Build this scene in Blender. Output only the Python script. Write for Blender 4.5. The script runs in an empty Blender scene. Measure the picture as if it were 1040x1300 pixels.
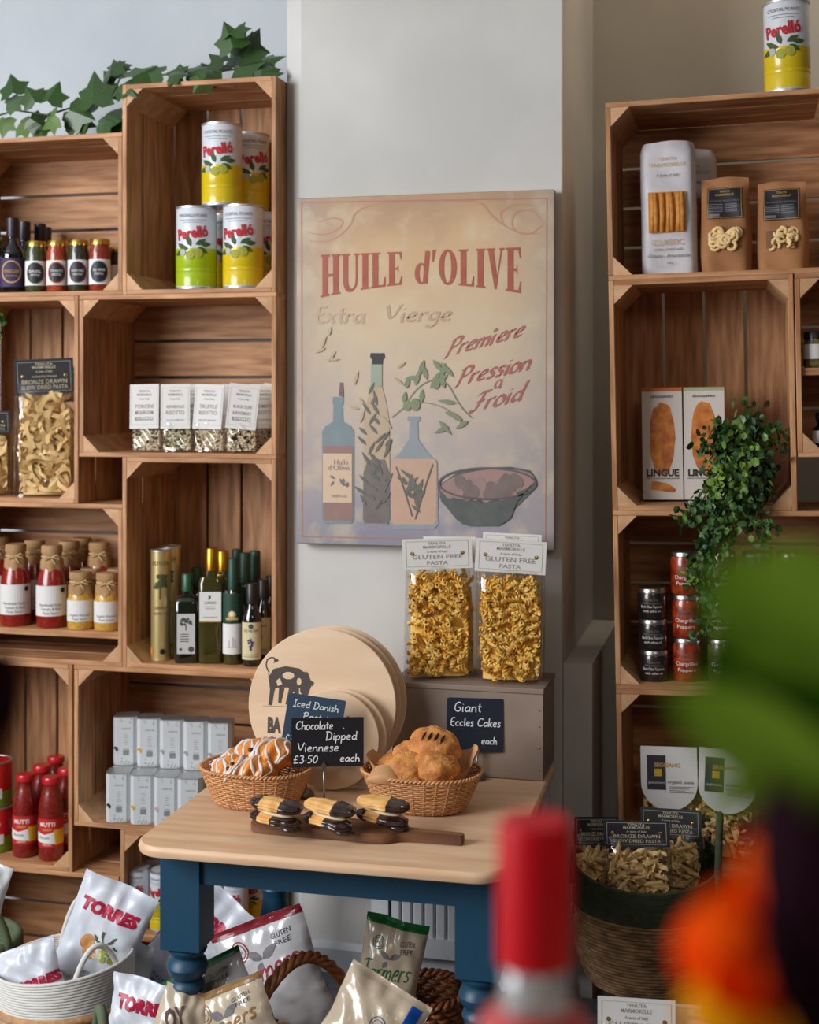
import bpy, math, random
from mathutils import Vector, Matrix, Euler
PI = math.pi; TAU = 2*PI
S = bpy.context.scene; COL = S.collection
# ------------------------------------------------------------------ camera, world, lights, exposure
FPX, CXP, CYP, EYE = 1720.0, 520.0, 500.0, 1.375      # focal length in px (1040x1300), eye height in m
YAW = math.atan(.25); cs, sn = math.cos(YAW), math.sin(YAW)
cam_d = bpy.data.cameras.new('camera'); cam = bpy.data.objects.new('camera', cam_d); COL.objects.link(cam)
cam.location = (0, 0, EYE); cam.rotation_euler = (PI/2, 0, YAW)
cam_d.sensor_fit = 'HORIZONTAL'; cam_d.sensor_width = 24; cam_d.lens = FPX/1040*24
cam_d.shift_y = -150/1040; cam_d.clip_start = .05
cam_d.dof.use_dof = True; cam_d.dof.focus_distance = 2.38; cam_d.dof.aperture_fstop = 2.9
S.camera = cam
w = bpy.data.worlds.new('world'); S.world = w; w.use_nodes = True
bg = w.node_tree.nodes['Background']; bg.inputs[0].default_value = (.80, .88, 1, 1); bg.inputs[1].default_value = .065
def area(name, loc, target, sx, sy, power, col):
    l = bpy.data.lights.new(name, 'AREA'); l.shape = 'RECTANGLE'; l.size = sx; l.size_y = sy; l.energy = power; l.color = col
    o = bpy.data.objects.new(name, l); COL.objects.link(o); o.location = loc
    o.rotation_euler = (Vector(target)-Vector(loc)).to_track_quat('-Z', 'Y').to_euler(); return o
area('shop_window_daylight', (-2.7, .15, 1.95), (-.9, 2.65, 1.1), 1.7, 1.5, 112, (.95, .97, 1))
area('alcove_wall_fill', (.25, 2.86, 2.93), (.25, 3.05, 1.0), .5, .25, 5, (1, .80, .58))  # added warm fill to brighten the right alcove wall, no lamp seen there
area('warm_front_fill', (.55, -.4, 2.25), (.0, 2.8, 1.2), .5, .5, 6, (1, .80, .60))  # added warm fill from behind the viewer, its source is unseen
S.view_settings.view_transform = 'Standard'; S.view_settings.look = 'None'
S.view_settings.gamma = 1; S.view_settings.use_curve_mapping = False; S.view_settings.exposure = 0.0
# ------------------------------------------------------------------ solving places from the photograph
def XZ(px, py, Y):
    r = (px-CXP)/FPX; X = Y*(r*cs-sn)/(cs+r*sn); zc = -X*sn+Y*cs
    return X, EYE+(CYP-py)*zc/FPX
def XY(px, py, z):
    zc = (z-EYE)*FPX/(CYP-py); xc = (px-CXP)/FPX*zc
    return xc*cs-zc*sn, xc*sn+zc*cs
def scale(X, Y): return FPX/(-X*sn+Y*cs)              # px per metre at a point
# ------------------------------------------------------------------ materials
MATS = {}
def lin(c):
    return tuple(((x/255)/12.92 if x/255 <= .04045 else ((x/255+.055)/1.055)**2.4) for x in c)+(1,)
def mat(name, c=(128,)*3, rough=.6, metal=0, c2=None, nscale=20, stretch=(1, 1, 1), bump=0, bscale=60, coat=0, trans=0,
        emit=None, sss=0, rnd=0, detail=4, wave=None, spec=.5, lo=.35, hi=.65, bstretch=None, alpha=1, sheen=0):
    if name in MATS: return MATS[name]
    m = bpy.data.materials.new(name); m.use_nodes = True; N = m.node_tree.nodes; L = m.node_tree.links
    b = N['Principled BSDF']; b.inputs['Roughness'].default_value = rough; b.inputs['Metallic'].default_value = metal
    b.inputs['Base Color'].default_value = lin(c); b.inputs['Coat Weight'].default_value = coat; b.inputs['Coat Roughness'].default_value = .08
    b.inputs['Transmission Weight'].default_value = trans; b.inputs['Specular IOR Level'].default_value = spec
    b.inputs['Subsurface Weight'].default_value = sss; b.inputs['Subsurface Scale'].default_value = .004; b.inputs['Alpha'].default_value = alpha
    b.inputs['Sheen Weight'].default_value = sheen
    tc = N.new('ShaderNodeTexCoord'); oi = N.new('ShaderNodeObjectInfo')
    def coords(st):
        mp = N.new('ShaderNodeMapping'); mp.inputs['Scale'].default_value = st; L.new(tc.outputs['Object'], mp.inputs[0])
        ad = N.new('ShaderNodeVectorMath'); ad.operation = 'ADD'; mu = N.new('ShaderNodeMath'); mu.operation = 'MULTIPLY'; mu.inputs[1].default_value = 37
        L.new(oi.outputs['Random'], mu.inputs[0]); L.new(mp.outputs[0], ad.inputs[0]); L.new(mu.outputs[0], ad.inputs[1]); return ad.outputs[0]
    last = None
    if c2:
        n = N.new('ShaderNodeTexNoise'); n.inputs['Scale'].default_value = nscale; n.inputs['Detail'].default_value = detail
        L.new(coords(stretch), n.inputs['Vector'])
        r = N.new('ShaderNodeMapRange'); r.inputs[1].default_value = lo; r.inputs[2].default_value = hi; L.new(n.outputs[0], r.inputs[0])
        mx = N.new('ShaderNodeMix'); mx.data_type = 'RGBA'; mx.inputs[6].default_value = lin(c); mx.inputs[7].default_value = lin(c2)
        L.new(r.outputs[0], mx.inputs[0]); last = mx.outputs[2]
    if rnd:
        h = N.new('ShaderNodeHueSaturation'); v = N.new('ShaderNodeMapRange'); v.inputs[3].default_value = 1-rnd; v.inputs[4].default_value = 1+rnd
        L.new(oi.outputs['Random'], v.inputs[0]); L.new(v.outputs[0], h.inputs['Value']); h.inputs['Color'].default_value = lin(c)
        if last: L.new(last, h.inputs['Color'])
        last = h.outputs[0]
    if last: L.new(last, b.inputs['Base Color'])
    if bump:
        n = N.new('ShaderNodeTexNoise'); n.inputs['Scale'].default_value = bscale; n.inputs['Detail'].default_value = 3
        L.new(coords(bstretch or stretch), n.inputs['Vector'])
        bp = N.new('ShaderNodeBump'); bp.inputs['Strength'].default_value = bump; bp.inputs['Distance'].default_value = .002
        L.new(n.outputs[0], bp.inputs['Height']); L.new(bp.outputs[0], b.inputs['Normal'])
    MATS[name] = m; return m
def petal(name, c, c2, t=.5):
    if name in MATS: return MATS[name]
    m = mat(name, c, .8, c2=c2, nscale=20, spec=.1); N = m.node_tree.nodes; L = m.node_tree.links; b = N['Principled BSDF']; o = [n for n in N if n.type == 'OUTPUT_MATERIAL'][0]
    tr = N.new('ShaderNodeBsdfTranslucent'); mx = N.new('ShaderNodeMixShader'); mx.inputs[0].default_value = t; L.new(b.inputs['Base Color'].links[0].from_socket, tr.inputs[0])
    L.new(b.outputs[0], mx.inputs[1]); L.new(tr.outputs[0], mx.inputs[2]); L.new(mx.outputs[0], o.inputs[0]); return m
def film(name, tint=(251, 251, 251), gloss=.16, rough=.08, bump=.6):
    if name in MATS: return MATS[name]
    m = bpy.data.materials.new(name); m.use_nodes = True; N = m.node_tree.nodes; L = m.node_tree.links; N.clear()
    o = N.new('ShaderNodeOutputMaterial'); t = N.new('ShaderNodeBsdfTransparent'); g = N.new('ShaderNodeBsdfGlossy'); mx = N.new('ShaderNodeMixShader')
    t.inputs[0].default_value = lin(tint); g.inputs['Roughness'].default_value = rough
    fr = N.new('ShaderNodeLayerWeight'); fr.inputs[0].default_value = .3
    mr = N.new('ShaderNodeMapRange'); mr.inputs[3].default_value = gloss*.25; mr.inputs[4].default_value = min(1, gloss*3)
    n = N.new('ShaderNodeTexNoise'); n.inputs['Scale'].default_value = 24; tc = N.new('ShaderNodeTexCoord'); L.new(tc.outputs['Object'], n.inputs['Vector'])
    bp = N.new('ShaderNodeBump'); bp.inputs['Strength'].default_value = bump; bp.inputs['Distance'].default_value = .01
    L.new(n.outputs[0], bp.inputs['Height']); L.new(bp.outputs[0], g.inputs['Normal'])
    L.new(fr.outputs['Facing'], mr.inputs[0]); L.new(mr.outputs[0], mx.inputs[0]); L.new(t.outputs[0], mx.inputs[1]); L.new(g.outputs[0], mx.inputs[2]); L.new(mx.outputs[0], o.inputs[0])
    MATS[name] = m; return m
def ink(c, rough=.7): return mat('ink_%d_%d_%d' % c, c, rough)
# ------------------------------------------------------------------ geometry
class G:
    def __init__(s): s.v = []; s.f = []
    def add(s, v, f, M=None):
        o = len(s.v); s.v += [tuple(M @ Vector(p)) for p in v] if M else [tuple(p) for p in v]
        s.f += [tuple(i+o for i in q) for q in f]; return s
    def box(s, a, b, M=None):
        (x0, y0, z0), (x1, y1, z1) = a, b
        return s.add([(x0, y0, z0), (x1, y0, z0), (x1, y1, z0), (x0, y1, z0), (x0, y0, z1), (x1, y0, z1), (x1, y1, z1), (x0, y1, z1)],
                     [(0, 3, 2, 1), (4, 5, 6, 7), (0, 1, 5, 4), (1, 2, 6, 5), (2, 3, 7, 6), (3, 0, 4, 7)], M)
    def extr(s, poly, z0, z1, M=None, taper=1):        # polygon (x,y) extruded along z
        n = len(poly); v = [(x, y, z0) for x, y in poly]+[(x*taper, y*taper, z1) for x, y in poly]
        return s.add(v, [tuple(range(n-1, -1, -1)), tuple(range(n, 2*n))]+[(i, (i+1) % n, n+(i+1) % n, n+i) for i in range(n)], M)
    def lathe(s, prof, n=24, M=None, sx=1, sy=1, cap=True, sq=0):
        v = []; f = []
        for r, z in prof:
            for k in range(n):
                a = TAU*k/n; ca, sa = math.cos(a), math.sin(a)
                q = 1 if not sq else (abs(ca)**sq+abs(sa)**sq)**(-1/sq)
                v.append((r*q*ca*sx, r*q*sa*sy, z))
        for j in range(len(prof)-1):
            for k in range(n): f.append((j*n+k, j*n+(k+1) % n, (j+1)*n+(k+1) % n, (j+1)*n+k))
        if cap:
            if prof[0][0] > 1e-6: f.append(tuple(range(n-1, -1, -1)))
            if prof[-1][0] > 1e-6: f.append(tuple((len(prof)-1)*n+k for k in range(n)))
        return s.add(v, f, M)
    def tube(s, pts, r, n=8, closed=False, M=None, flat=1):
        P = [Vector(p) for p in pts]; m = len(P); v = []; f = []; up = Vector((0, 0, 1)); prev = None
        for i, p in enumerate(P):
            t = (P[(i+1) % m]-P[i-1]) if closed else (P[min(i+1, m-1)]-P[max(i-1, 0)])
            t.normalize()
            if prev is None: a = t.orthogonal().normalized() if abs(t.dot(up)) > .95 else t.cross(up).normalized()
            else: a = (prev-t*prev.dot(t)).normalized()
            prev = a; b = t.cross(a); rr = r[i] if isinstance(r, (list, tuple)) else r
            for k in range(n):
                an = TAU*k/n; v.append(p+a*(rr*math.cos(an))+b*(rr*flat*math.sin(an)))
        for i in range(m if closed else m-1):
            j = (i+1) % m
            for k in range(n): f.append((i*n+k, i*n+(k+1) % n, j*n+(k+1) % n, j*n+k))
        if not closed: f += [tuple(range(n-1, -1, -1)), tuple((m-1)*n+k for k in range(n))]
        return s.add(v, f, M)
    def surf(s, fn, nu, nv, M=None, u0=0, u1=1, v0=0, v1=1, wrap=False):
        v = [fn(u0+(u1-u0)*i/nu, v0+(v1-v0)*j/nv) for j in range(nv+1) for i in range(nu+1)]
        return s.add(v, [(j*(nu+1)+i, j*(nu+1)+i+1, (j+1)*(nu+1)+i+1, (j+1)*(nu+1)+i) for j in range(nv) for i in range(nu)], M)
    def plank(s, L, W, T, ch=.0012, M=None):            # length along x, chamfered long edges
        w, t = W/2, T/2; pr = [(-w+ch, -t), (w-ch, -t), (w, -t+ch), (w, t-ch), (w-ch, t), (-w+ch, t), (-w, t-ch), (-w, -t+ch)]
        v = [(-L/2, y, z) for y, z in pr]+[(L/2, y, z) for y, z in pr]
        return s.add(v, [tuple(range(7, -1, -1)), tuple(range(8, 16))]+[(i, (i+1) % 8, 8+(i+1) % 8, 8+i) for i in range(8)], M)
    def xf(s, M): s.v = [tuple(M @ Vector(p)) for p in s.v]; return s
def T(x=0, y=0, z=0, rx=0, ry=0, rz=0, sc=1):
    return Matrix.Translation((x, y, z)) @ Euler((rx, ry, rz)).to_matrix().to_4x4() @ (Matrix.Diagonal((sc, sc, sc, 1)) if not isinstance(sc, tuple) else Matrix.Diagonal(sc+(1,)))
def mesh(name, g, m, smooth=False):
    me = bpy.data.meshes.new(name); me.from_pydata(g.v, [], g.f)
    for mm in (m if isinstance(m, (list, tuple)) else [m]): me.materials.append(mm)
    if smooth:
        me.polygons.foreach_set('use_smooth', [True]*len(me.polygons))
        if smooth is not True: me.set_sharp_from_angle(angle=math.radians(smooth))
    me.update(); return me
def obj(name, g, m=None, parent=None, loc=(0, 0, 0), rot=(0, 0, 0), smooth=False, label=None, kind=None):
    me = mesh(name, g, m, smooth) if isinstance(g, G) else g
    o = bpy.data.objects.new(name, me); COL.objects.link(o); o.location = loc; o.rotation_euler = rot
    if parent: o.parent = parent; KIDS.setdefault(parent.name, []).append(o)
    if label: o['label'] = label
    if kind: o['kind'] = kind
    return o
KIDS = {}
def tag(o, label, cat, group=None, kind=None):
    o['label'] = label; o['category'] = cat
    if group: o['group'] = group
    if kind: o['kind'] = kind
    return o
def thing(name, label, cat, loc=(0, 0, 0), rot=(0, 0, 0), group=None):
    o = bpy.data.objects.new(name, None); COL.objects.link(o); o.empty_display_size = .02
    o.location = loc; o.rotation_euler = rot if isinstance(rot, tuple) else (0, 0, rot); return tag(o, label, cat, group)
def struct(name, g, m, **k):
    o = obj(name, g, m, **k); o['kind'] = 'structure'; return o
def dup(o, loc=None, rot=None, label=None, group=None, parent=None):
    c = o.copy(); COL.objects.link(c)
    if parent: c.parent = parent; KIDS.setdefault(parent.name, []).append(c)
    if loc is not None: c.location = loc
    if rot is not None: c.rotation_euler = rot if isinstance(rot, tuple) else (0, 0, rot)
    if label: c['label'] = label
    if group: c['group'] = group
    for ch in KIDS_OF(o): dup(ch, parent=c)
    return c
def KIDS_OF(o):
    return list(KIDS.get(o.name, []))
# right-hand stack leans slightly: everything on it goes through lean()
LEAN = math.radians(1.05); LP = (-.1, 2.65, EYE-.213)
def lean(x, y, z):
    dx, dz = x-LP[0], z-LP[2]; a = LEAN
    return (LP[0]+dx*math.cos(a)-dz*math.sin(a), y, LP[2]+dx*math.sin(a)+dz*math.cos(a)+.012)
jx_ = lambda px, Y: XZ(px, 500, Y)[0]
# ------------------------------------------------------------------ the room
M_wall = mat('painted_plaster', (205, 203, 198), .85, c2=(190, 188, 183), nscale=3, bump=.25, bscale=25)
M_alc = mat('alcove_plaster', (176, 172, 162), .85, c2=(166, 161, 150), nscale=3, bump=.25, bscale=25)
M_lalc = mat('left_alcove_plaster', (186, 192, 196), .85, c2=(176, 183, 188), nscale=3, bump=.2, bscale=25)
M_white = mat('white_gloss_paint', (205, 208, 212), .35)
M_floorb = mat('grey_painted_boards', (96, 104, 116), .5, c2=(118, 124, 134), nscale=6, stretch=(1, 8, 8), bump=.2)
struct('floor', G().box((-4, -1.5, -.06), (2.5, 3.4, 0)), mat('dark_floor_boards', (110, 92, 76), .6, c2=(88, 72, 58), nscale=8, stretch=(1, 10, 1)))
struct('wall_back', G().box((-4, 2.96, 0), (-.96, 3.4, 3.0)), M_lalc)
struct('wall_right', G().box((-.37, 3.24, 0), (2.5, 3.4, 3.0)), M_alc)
BY = 2.69                                               # chimney breast face
CR = -.947                                              # right side of the left-hand crate column
struct('wall_front', G().extr([(-.906, BY), (-.359, BY), (-.359, 3.4), (-.96, 3.4), (-.96, 2.965), (-.945, 2.955), (-.945, 2.714)], 0, 3.0), M_wall)
struct('trim_2', G().box((-.358, 2.70, 0), (jx_(752, 2.70), 3.235, XZ(740, 843, 2.70)[1])), M_wall)
struct('ceiling', G().box((-4, -1.5, 3.0), (2.5, 3.4, 3.05)), M_white)
# raised floor of grey boards the table stands on
PZ = EYE-1.195
pl = struct('trim_1', G().box((-1.07, 1.62, 0), (1.5, 2.625, PZ-.02)).box((-.925, 2.625, 0), (-.0, 2.685, PZ-.02)), M_floorb)
y = 1.62; i = 0
while y < 2.5:
    obj('floorboard', G().plank(2.57, .131, .02, .002), M_floorb, pl, (.215, y+.067, PZ-.01)); y += .134
obj('floorboard', G().plank(.90, .134, .02, .002), M_floorb, pl, (-.475, 2.62, PZ-.01))
# baseboard on the breast, radiator
bb = struct('baseboard_front', G().box((-.912, 2.672, PZ+.001), (-.36, 2.689, PZ+.05)).extr([(2.672, PZ+.05), (2.689, PZ+.05), (2.689, PZ+.062), (2.680, PZ+.062)], -.36, -.912, Matrix(((0, 0, 1, 0), (1, 0, 0, 0), (0, 1, 0, 0), (0, 0, 0, 1)))), M_white)
ra = thing('radiator', 'white slotted radiator cover on the wall below the table', 'radiator', (-.57, 2.655, PZ+.065))
obj('bottom_rail', G().box((-.17, -.014, 0), (.19, .014, .038)), M_white, ra)
obj('top_rail', G().box((-.17, -.014, .34), (.19, .014, .37)), M_white, ra)
sl = mesh('upright', G().plank(.302, .0175, .02, .003), M_white)
obj('side_post', G().box((-.17, -.014, .038), (-.135, .014, .34)), M_white, ra)
obj('side_post', G().box((.165, -.014, .038), (.19, .014, .34)), M_white, ra)
for k in range(13): obj('upright', sl, None, ra, (-.121+k*.0235, 0, .189), (0, PI/2, 0))
obj('slot_shade_panel', G().box((-.13, .016, .03), (.165, .02, .345)), mat('radiator_shadow_core', (12, 13, 15), .8), ra)  # near-black sheet, its colour stands in for the shade between the slots
# window frame the daylight comes through (behind the viewer, on the left)
wf = G()
for a, b in (((-.9, -.03, -.8), (-.84, .03, .8)), ((.84, -.03, -.8), (.9, .03, .8)), ((-.84, -.03, .74), (.84, .03, .8)), ((-.84, -.03, -.8), (.84, .03, -.74))): wf.box(a, b)
struct('window_1', wf, M_white, loc=(-2.69, -.07, 1.95), rot=(0, 0, math.atan2(2.65, 1.75)-PI/2))
# ------------------------------------------------------------------ crates
M_wood = mat('crate_wood', (198, 148, 104), .62, c2=(152, 102, 62), nscale=5, stretch=(1.6, 14, 14), bump=.25, bscale=12, rnd=.13, detail=6)
M_post = mat('crate_end_grain', (206, 162, 120), .65, c2=(182, 136, 96), nscale=30, bump=.15, rnd=.08)
CL, CW, CD, CT, CY = .447, .346, .25, .010, 2.65
inn_l, inn_w = CL-.001, CW-2*CT
SW = [(.0, .078), (.086, .078), (.168, .082)]           # side slats across the depth (start, width)
ms = {}
for L in (CL, inn_w):
    for _, w_ in SW: ms[(L, w_)] = mesh('slat', G().plank(L-.0006, w_, CT), M_wood)
bs = {CL: mesh('back_slat', G().plank(CL-.002, (CW-.012)/4-.006, .008), M_wood)}
leg = .036
postm = mesh('corner_post', G().extr([(0, 0), (leg, 0), (0, leg)], 0, CD-.012, T(rx=PI/2) @ T(z=-(CD-.012))), M_post)
def crate(x0, z0, portrait, label, right=False, inset=None):
    """x0 left side, z0 underside, front edge at CY"""
    W, H = (CW, CL) if portrait else (CL, CW)
    loc = (x0+W/2, CY+CD/2, z0); rot = (0, 0, 0)
    if right: loc = lean(*loc); rot = (0, -LEAN, 0)
    t = thing('wooden_crate', label, 'crate', loc, rot, 'slatted wooden crates stacked as shelves')
    for (d, wd) in SW:
        yy = -CD/2+d+wd/2
        for sgn in (-1, 1):
            # the long sides overlap the short ends
            if portrait:
                obj('side_slat', ms[(CL, wd)], None, t, (sgn*(W/2-CT/2), yy, H/2), (0, PI/2, 0))
                obj('end_slat', ms[(inn_w, wd)], None, t, (0, yy, H/2+sgn*(H/2-CT/2)))
            else:
                obj('side_slat', ms[(CL, wd)], None, t, (0, yy, H/2+sgn*(H/2-CT/2)))
                obj('end_slat', ms[(inn_w, wd)], None, t, (sgn*(W/2-CT/2), yy, H/2), Euler((0, PI/2, 0)))
    st = (CW-.012)/4
    for k in range(4):
        q = -CW/2+.006+st*(k+.5)
        if portrait: obj('back_slat', bs[CL], None, t, (q, CD/2+.005, H/2), (0, PI/2, PI/2))
        else: obj('back_slat', bs[CL], None, t, (0, CD/2+.005, H/2+q), (PI/2, 0, 0))
    for sx, sz, a in ((-1, -1, 0), (1, -1, -PI/2), (1, 1, PI), (-1, 1, PI/2)):
        obj('corner_post', postm, None, t, (sx*(W/2-CT), -CD/2+.001, H/2+sz*(H/2-CT)), (0, a, 0))
    if inset is not None:
        obj('shelf_board', G().plank(W-2*CT-.004, CD-.02, .014), M_wood, t, (0, 0, inset-z0-.007))
    return t
F0 = 0.0
zA = [0, CL, CL+CW, 2*CL+CW, 2*CL+2*CW]                  # right column of the left stack
zB = [0, CW, CW+CL, 2*CW+CL, 2*CW+2*CL]
xA = CR-CW; xB = xA-CL; xA2 = CR-CL
crate(xA, zA[4], True, 'topmost upright wooden crate holding green and yellow olive tins')
crate(xA2, zA[3], False, 'wide wooden crate holding the row of small risotto packets')
crate(xA, zA[2], True, 'upright wooden crate holding gold tins and dark oil bottles')
crate(xA2-.012, zA[1], False, 'wide wooden crate holding two rows of white cartons behind the table')
crate(xA-.005, zA[0], True, 'lowest upright wooden crate behind the left table leg', inset=EYE-1.152)
crate(xB, zB[4], False, 'wide wooden crate under the ivy, holding pesto jars and dark bottles')
crate(xA2-CW-.002, zB[3], True, 'upright wooden crate holding bags of ribbon pasta, at left edge')
crate(xB, zB[2], False, 'wide wooden crate with an inset board carrying paper-capped sauce bottles', inset=EYE-.511)
crate(xA2-.016-CW, zB[1], True, 'upright wooden crate holding red-capped tomato passata bottles')
crate(xA-.008-CL, zB[0], False, 'dark empty wide wooden crate behind the white rope basket')
RX = -.256
zR = [0, CL, CL+CW, CL+2*CW, 2*CL+2*CW]
crate(RX, zR[4], False, 'top right wide wooden crate holding breadsticks and brown paper bags', True)
crate(RX, zR[3], True, 'right-hand upright wooden crate holding two cracker cartons and a trailing plant', True)
crate(RX, zR[2], False, 'right-hand wide wooden crate holding stacked black and red jars', True)
crate(RX, zR[1], False, 'shadowed right-hand wooden crate holding bags with rounded white cards', True)
crate(RX+.01, zR[0], True, 'lowest right-hand wooden crate hidden behind the green-rimmed basket', True)
crate(RX+CW+.002, zR[3]+CL-CW, False, 'wooden crate at right edge with a middle board and small jars', True, inset=zR[3]+CL-CW+.168)
# ------------------------------------------------------------------ lettering and flat print
_tc = {}
def tgeo(s, bold=0, shear=0, space=1):
    """outline of a word in the built-in font, centred in x, cap height 1 -> (points, faces, width)"""
    k = (s, bold, shear, space)
    if k in _tc: return _tc[k]
    cu = bpy.data.curves.new('t', 'FONT'); cu.body = s; cu.size = 1; cu.resolution_u = 2; cu.shear = shear; cu.offset = bold; cu.space_character = space
    o = bpy.data.objects.new('t', cu); me = o.to_mesh(); v = [(p.co.x, p.co.y) for p in me.vertices]; f = [tuple(p.vertices) for p in me.polygons]
    o.to_mesh_clear(); bpy.data.objects.remove(o); bpy.data.curves.remove(cu)
    xs = [p[0] for p in v] or [0]; c = (min(xs)+max(xs))/2; v = [((x-c)/.7, y/.7) for x, y in v]
    _tc[k] = (v, f, (max(xs)-min(xs))/.7); return _tc[k]
class P2:                                                # flat artwork in 2-D, later laid on a surface
    def __init__(s): s.v = []; s.f = []; s.l = []; s.k = 0
    def add(s, v, f): o = len(s.v); s.v += v; s.l += [s.k]*len(v); s.k += 1; s.f += [tuple(i+o for i in q) for q in f]; return s
    def text(s, t, x, y, h, width=None, rot=0, **k):
        v, f, w = tgeo(t, **k); sx = h if not width else width/w; c, d = math.cos(rot), math.sin(rot)
        return s.add([(x+a*sx*c-b*h*d, y+a*sx*d+b*h*c) for a, b in v], f)
    def rect(s, x0, y0, x1, y1, n=1):
        n = max(n, 1); v = []
        for i in range(n+1): xx = x0+(x1-x0)*i/n; v += [(xx, y0), (xx, y1)]
        return s.add(v, [(2*i, 2*i+2, 2*i+3, 2*i+1) for i in range(n)])
    def frame(s, x0, y0, x1, y1, t, n=1):
        return s.rect(x0, y0, x1, y0+t, n).rect(x0, y1-t, x1, y1, n).rect(x0, y0, x0+t, y1).rect(x1-t, y0, x1, y1)
    def ell(s, x, y, rx, ry, n=16, rot=0, a0=0, a1=TAU):
        c, d = math.cos(rot), math.sin(rot); v = [(x, y)]
        for k in range(n+1):
            a = a0+(a1-a0)*k/n; p, q = rx*math.cos(a), ry*math.sin(a); v.append((x+p*c-q*d, y+p*d+q*c))
        return s.add(v, [(0, k+1, k+2) for k in range(n)])
    def ring(s, x, y, rx, ry, t, n=24, a0=0, a1=TAU):
        v = []
        for k in range(n+1): a = a0+(a1-a0)*k/n; v += [(x+rx*math.cos(a), y+ry*math.sin(a)), (x+(rx-t)*math.cos(a), y+(ry-t)*math.sin(a))]
        return s.add(v, [(2*k, 2*k+2, 2*k+3, 2*k+1) for k in range(n)])
    def leaf(s, x, y, L, w, rot): return s.add([(x+a*math.cos(rot)-b*math.sin(rot), y+a*math.sin(rot)+b*math.cos(rot)) for a, b in
            ((0, 0), (L*.25, w*.4), (L*.5, w*.5), (L*.8, w*.25), (L, 0), (L*.8, -w*.25), (L*.5, -w*.5), (L*.25, -w*.4))], [tuple(range(7, -1, -1))])
    def poly(s, pts): return s.add(list(pts), [tuple(range(len(pts)))])
    def line(s, pts, w, nib=None, smooth=2, taper=False):
        pts = [Vector(p) for p in pts]
        for _ in range(smooth if len(pts) > 2 else 0):
            q = [pts[0]]
            for a, b in zip(pts, pts[1:]): q += [a*.75+b*.25, a*.25+b*.75]
            pts = q+[pts[-1]]
        v = []; m = len(pts)
        for i, p in enumerate(pts):
            t = pts[min(i+1, m-1)]-pts[max(i-1, 0)]
            if t.length < 1e-9: t = Vector((1, 0))
            t.normalize(); nn = Vector((-t.y, t.x)); k = 1 if not taper else math.sin(PI*(i+.6)/(m+.2))
            if nib: h = Vector((math.cos(nib), math.sin(nib)))*w/2; q = nn*(w*.14); h = h+q if h.dot(nn) > 0 else h-q
            else: h = nn*w/2*k
            if h.dot(nn) < 0: h = -h
            v += [tuple(p+h), tuple(p-h)]
        return s.add(v, [(2*i+1, 2*i+3, 2*i+2, 2*i) for i in range(m-1)])
    def hand(s, t, x, y, h, w, nib=None, slant=0, rot=0, sp=.08, xs=1, W=None):
        c, d = math.cos(rot), math.sin(rot); cx = 0
        if W: xs = W/h/sum(.35 if q == ' ' else GLY[q][0]+sp for q in t)
        for ch in t:
            if ch == ' ': cx += .35*xs; continue
            adv, strokes = GLY[ch]
            for st in strokes:
                pts = [(((px*xs+cx+py*slant)*h), py*h) for px, py in st]; pts = [(x+a*c-b*d, y+a*d+b*c) for a, b in pts]
                s.line(pts, w, nib)
            cx += (adv+sp)*xs
        return s
def refine(p2, e, both=False):
    v = [tuple(p) for p in p2.v]; F = []; l_ = list(p2.l)
    for q in p2.f:
        for i in range(1, len(q)-1): F.append((q[0], q[i], q[i+1]))
    for _ in range(8):
        out = []; cut = {}; ch = False
        def mid(a, b):
            k = (min(a, b), max(a, b))
            if k not in cut: cut[k] = len(v); v.append(((v[a][0]+v[b][0])/2, (v[a][1]+v[b][1])/2)); l_.append(l_[a])
            return cut[k]
        for a, b, c in F:
            L = sorted(((max(abs(v[x][0]-v[y][0]), abs(v[x][1]-v[y][1]) if both else 0), x, y, z) for x, y, z in ((a, b, c), (b, c, a), (c, a, b))), reverse=True)[0]
            if L[0] > e: m_ = mid(L[1], L[2]); out += [(L[1], m_, L[3]), (m_, L[2], L[3])]; ch = True
            else: out.append((a, b, c))
        F = out
        if not ch: break
    r = P2(); r.v = v; r.f = F; r.l = l_; return r
def lay(name, p2, m, fn, parent, eps=.0008, label=None):
    """lay flat artwork on a surface: fn(x,y) -> (point, normal)"""
    e = getattr(fn, 'e', None)
    if e: p2 = refine(p2, e, getattr(fn, 'both', False))
    g = G(); g.v = [None]*len(p2.v)
    for i, (x, y) in enumerate(p2.v): p, n = fn(x, y); g.v[i] = tuple(Vector(p)+Vector(n)*(eps+p2.l[i]*1e-5))
    g.f = p2.f; return obj(name, g, m, parent, label=label)
def flat(y, dx=0, dz=0): return lambda a, b: ((a+dx, y, b+dz), (0, -1, 0))
def wrap(r, dz=0):
    f = lambda a, b: ((r*math.sin(a/r), -r*math.cos(a/r), b+dz), (math.sin(a/r), -math.cos(a/r), 0))
    f.e = r*.22; return f
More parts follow.
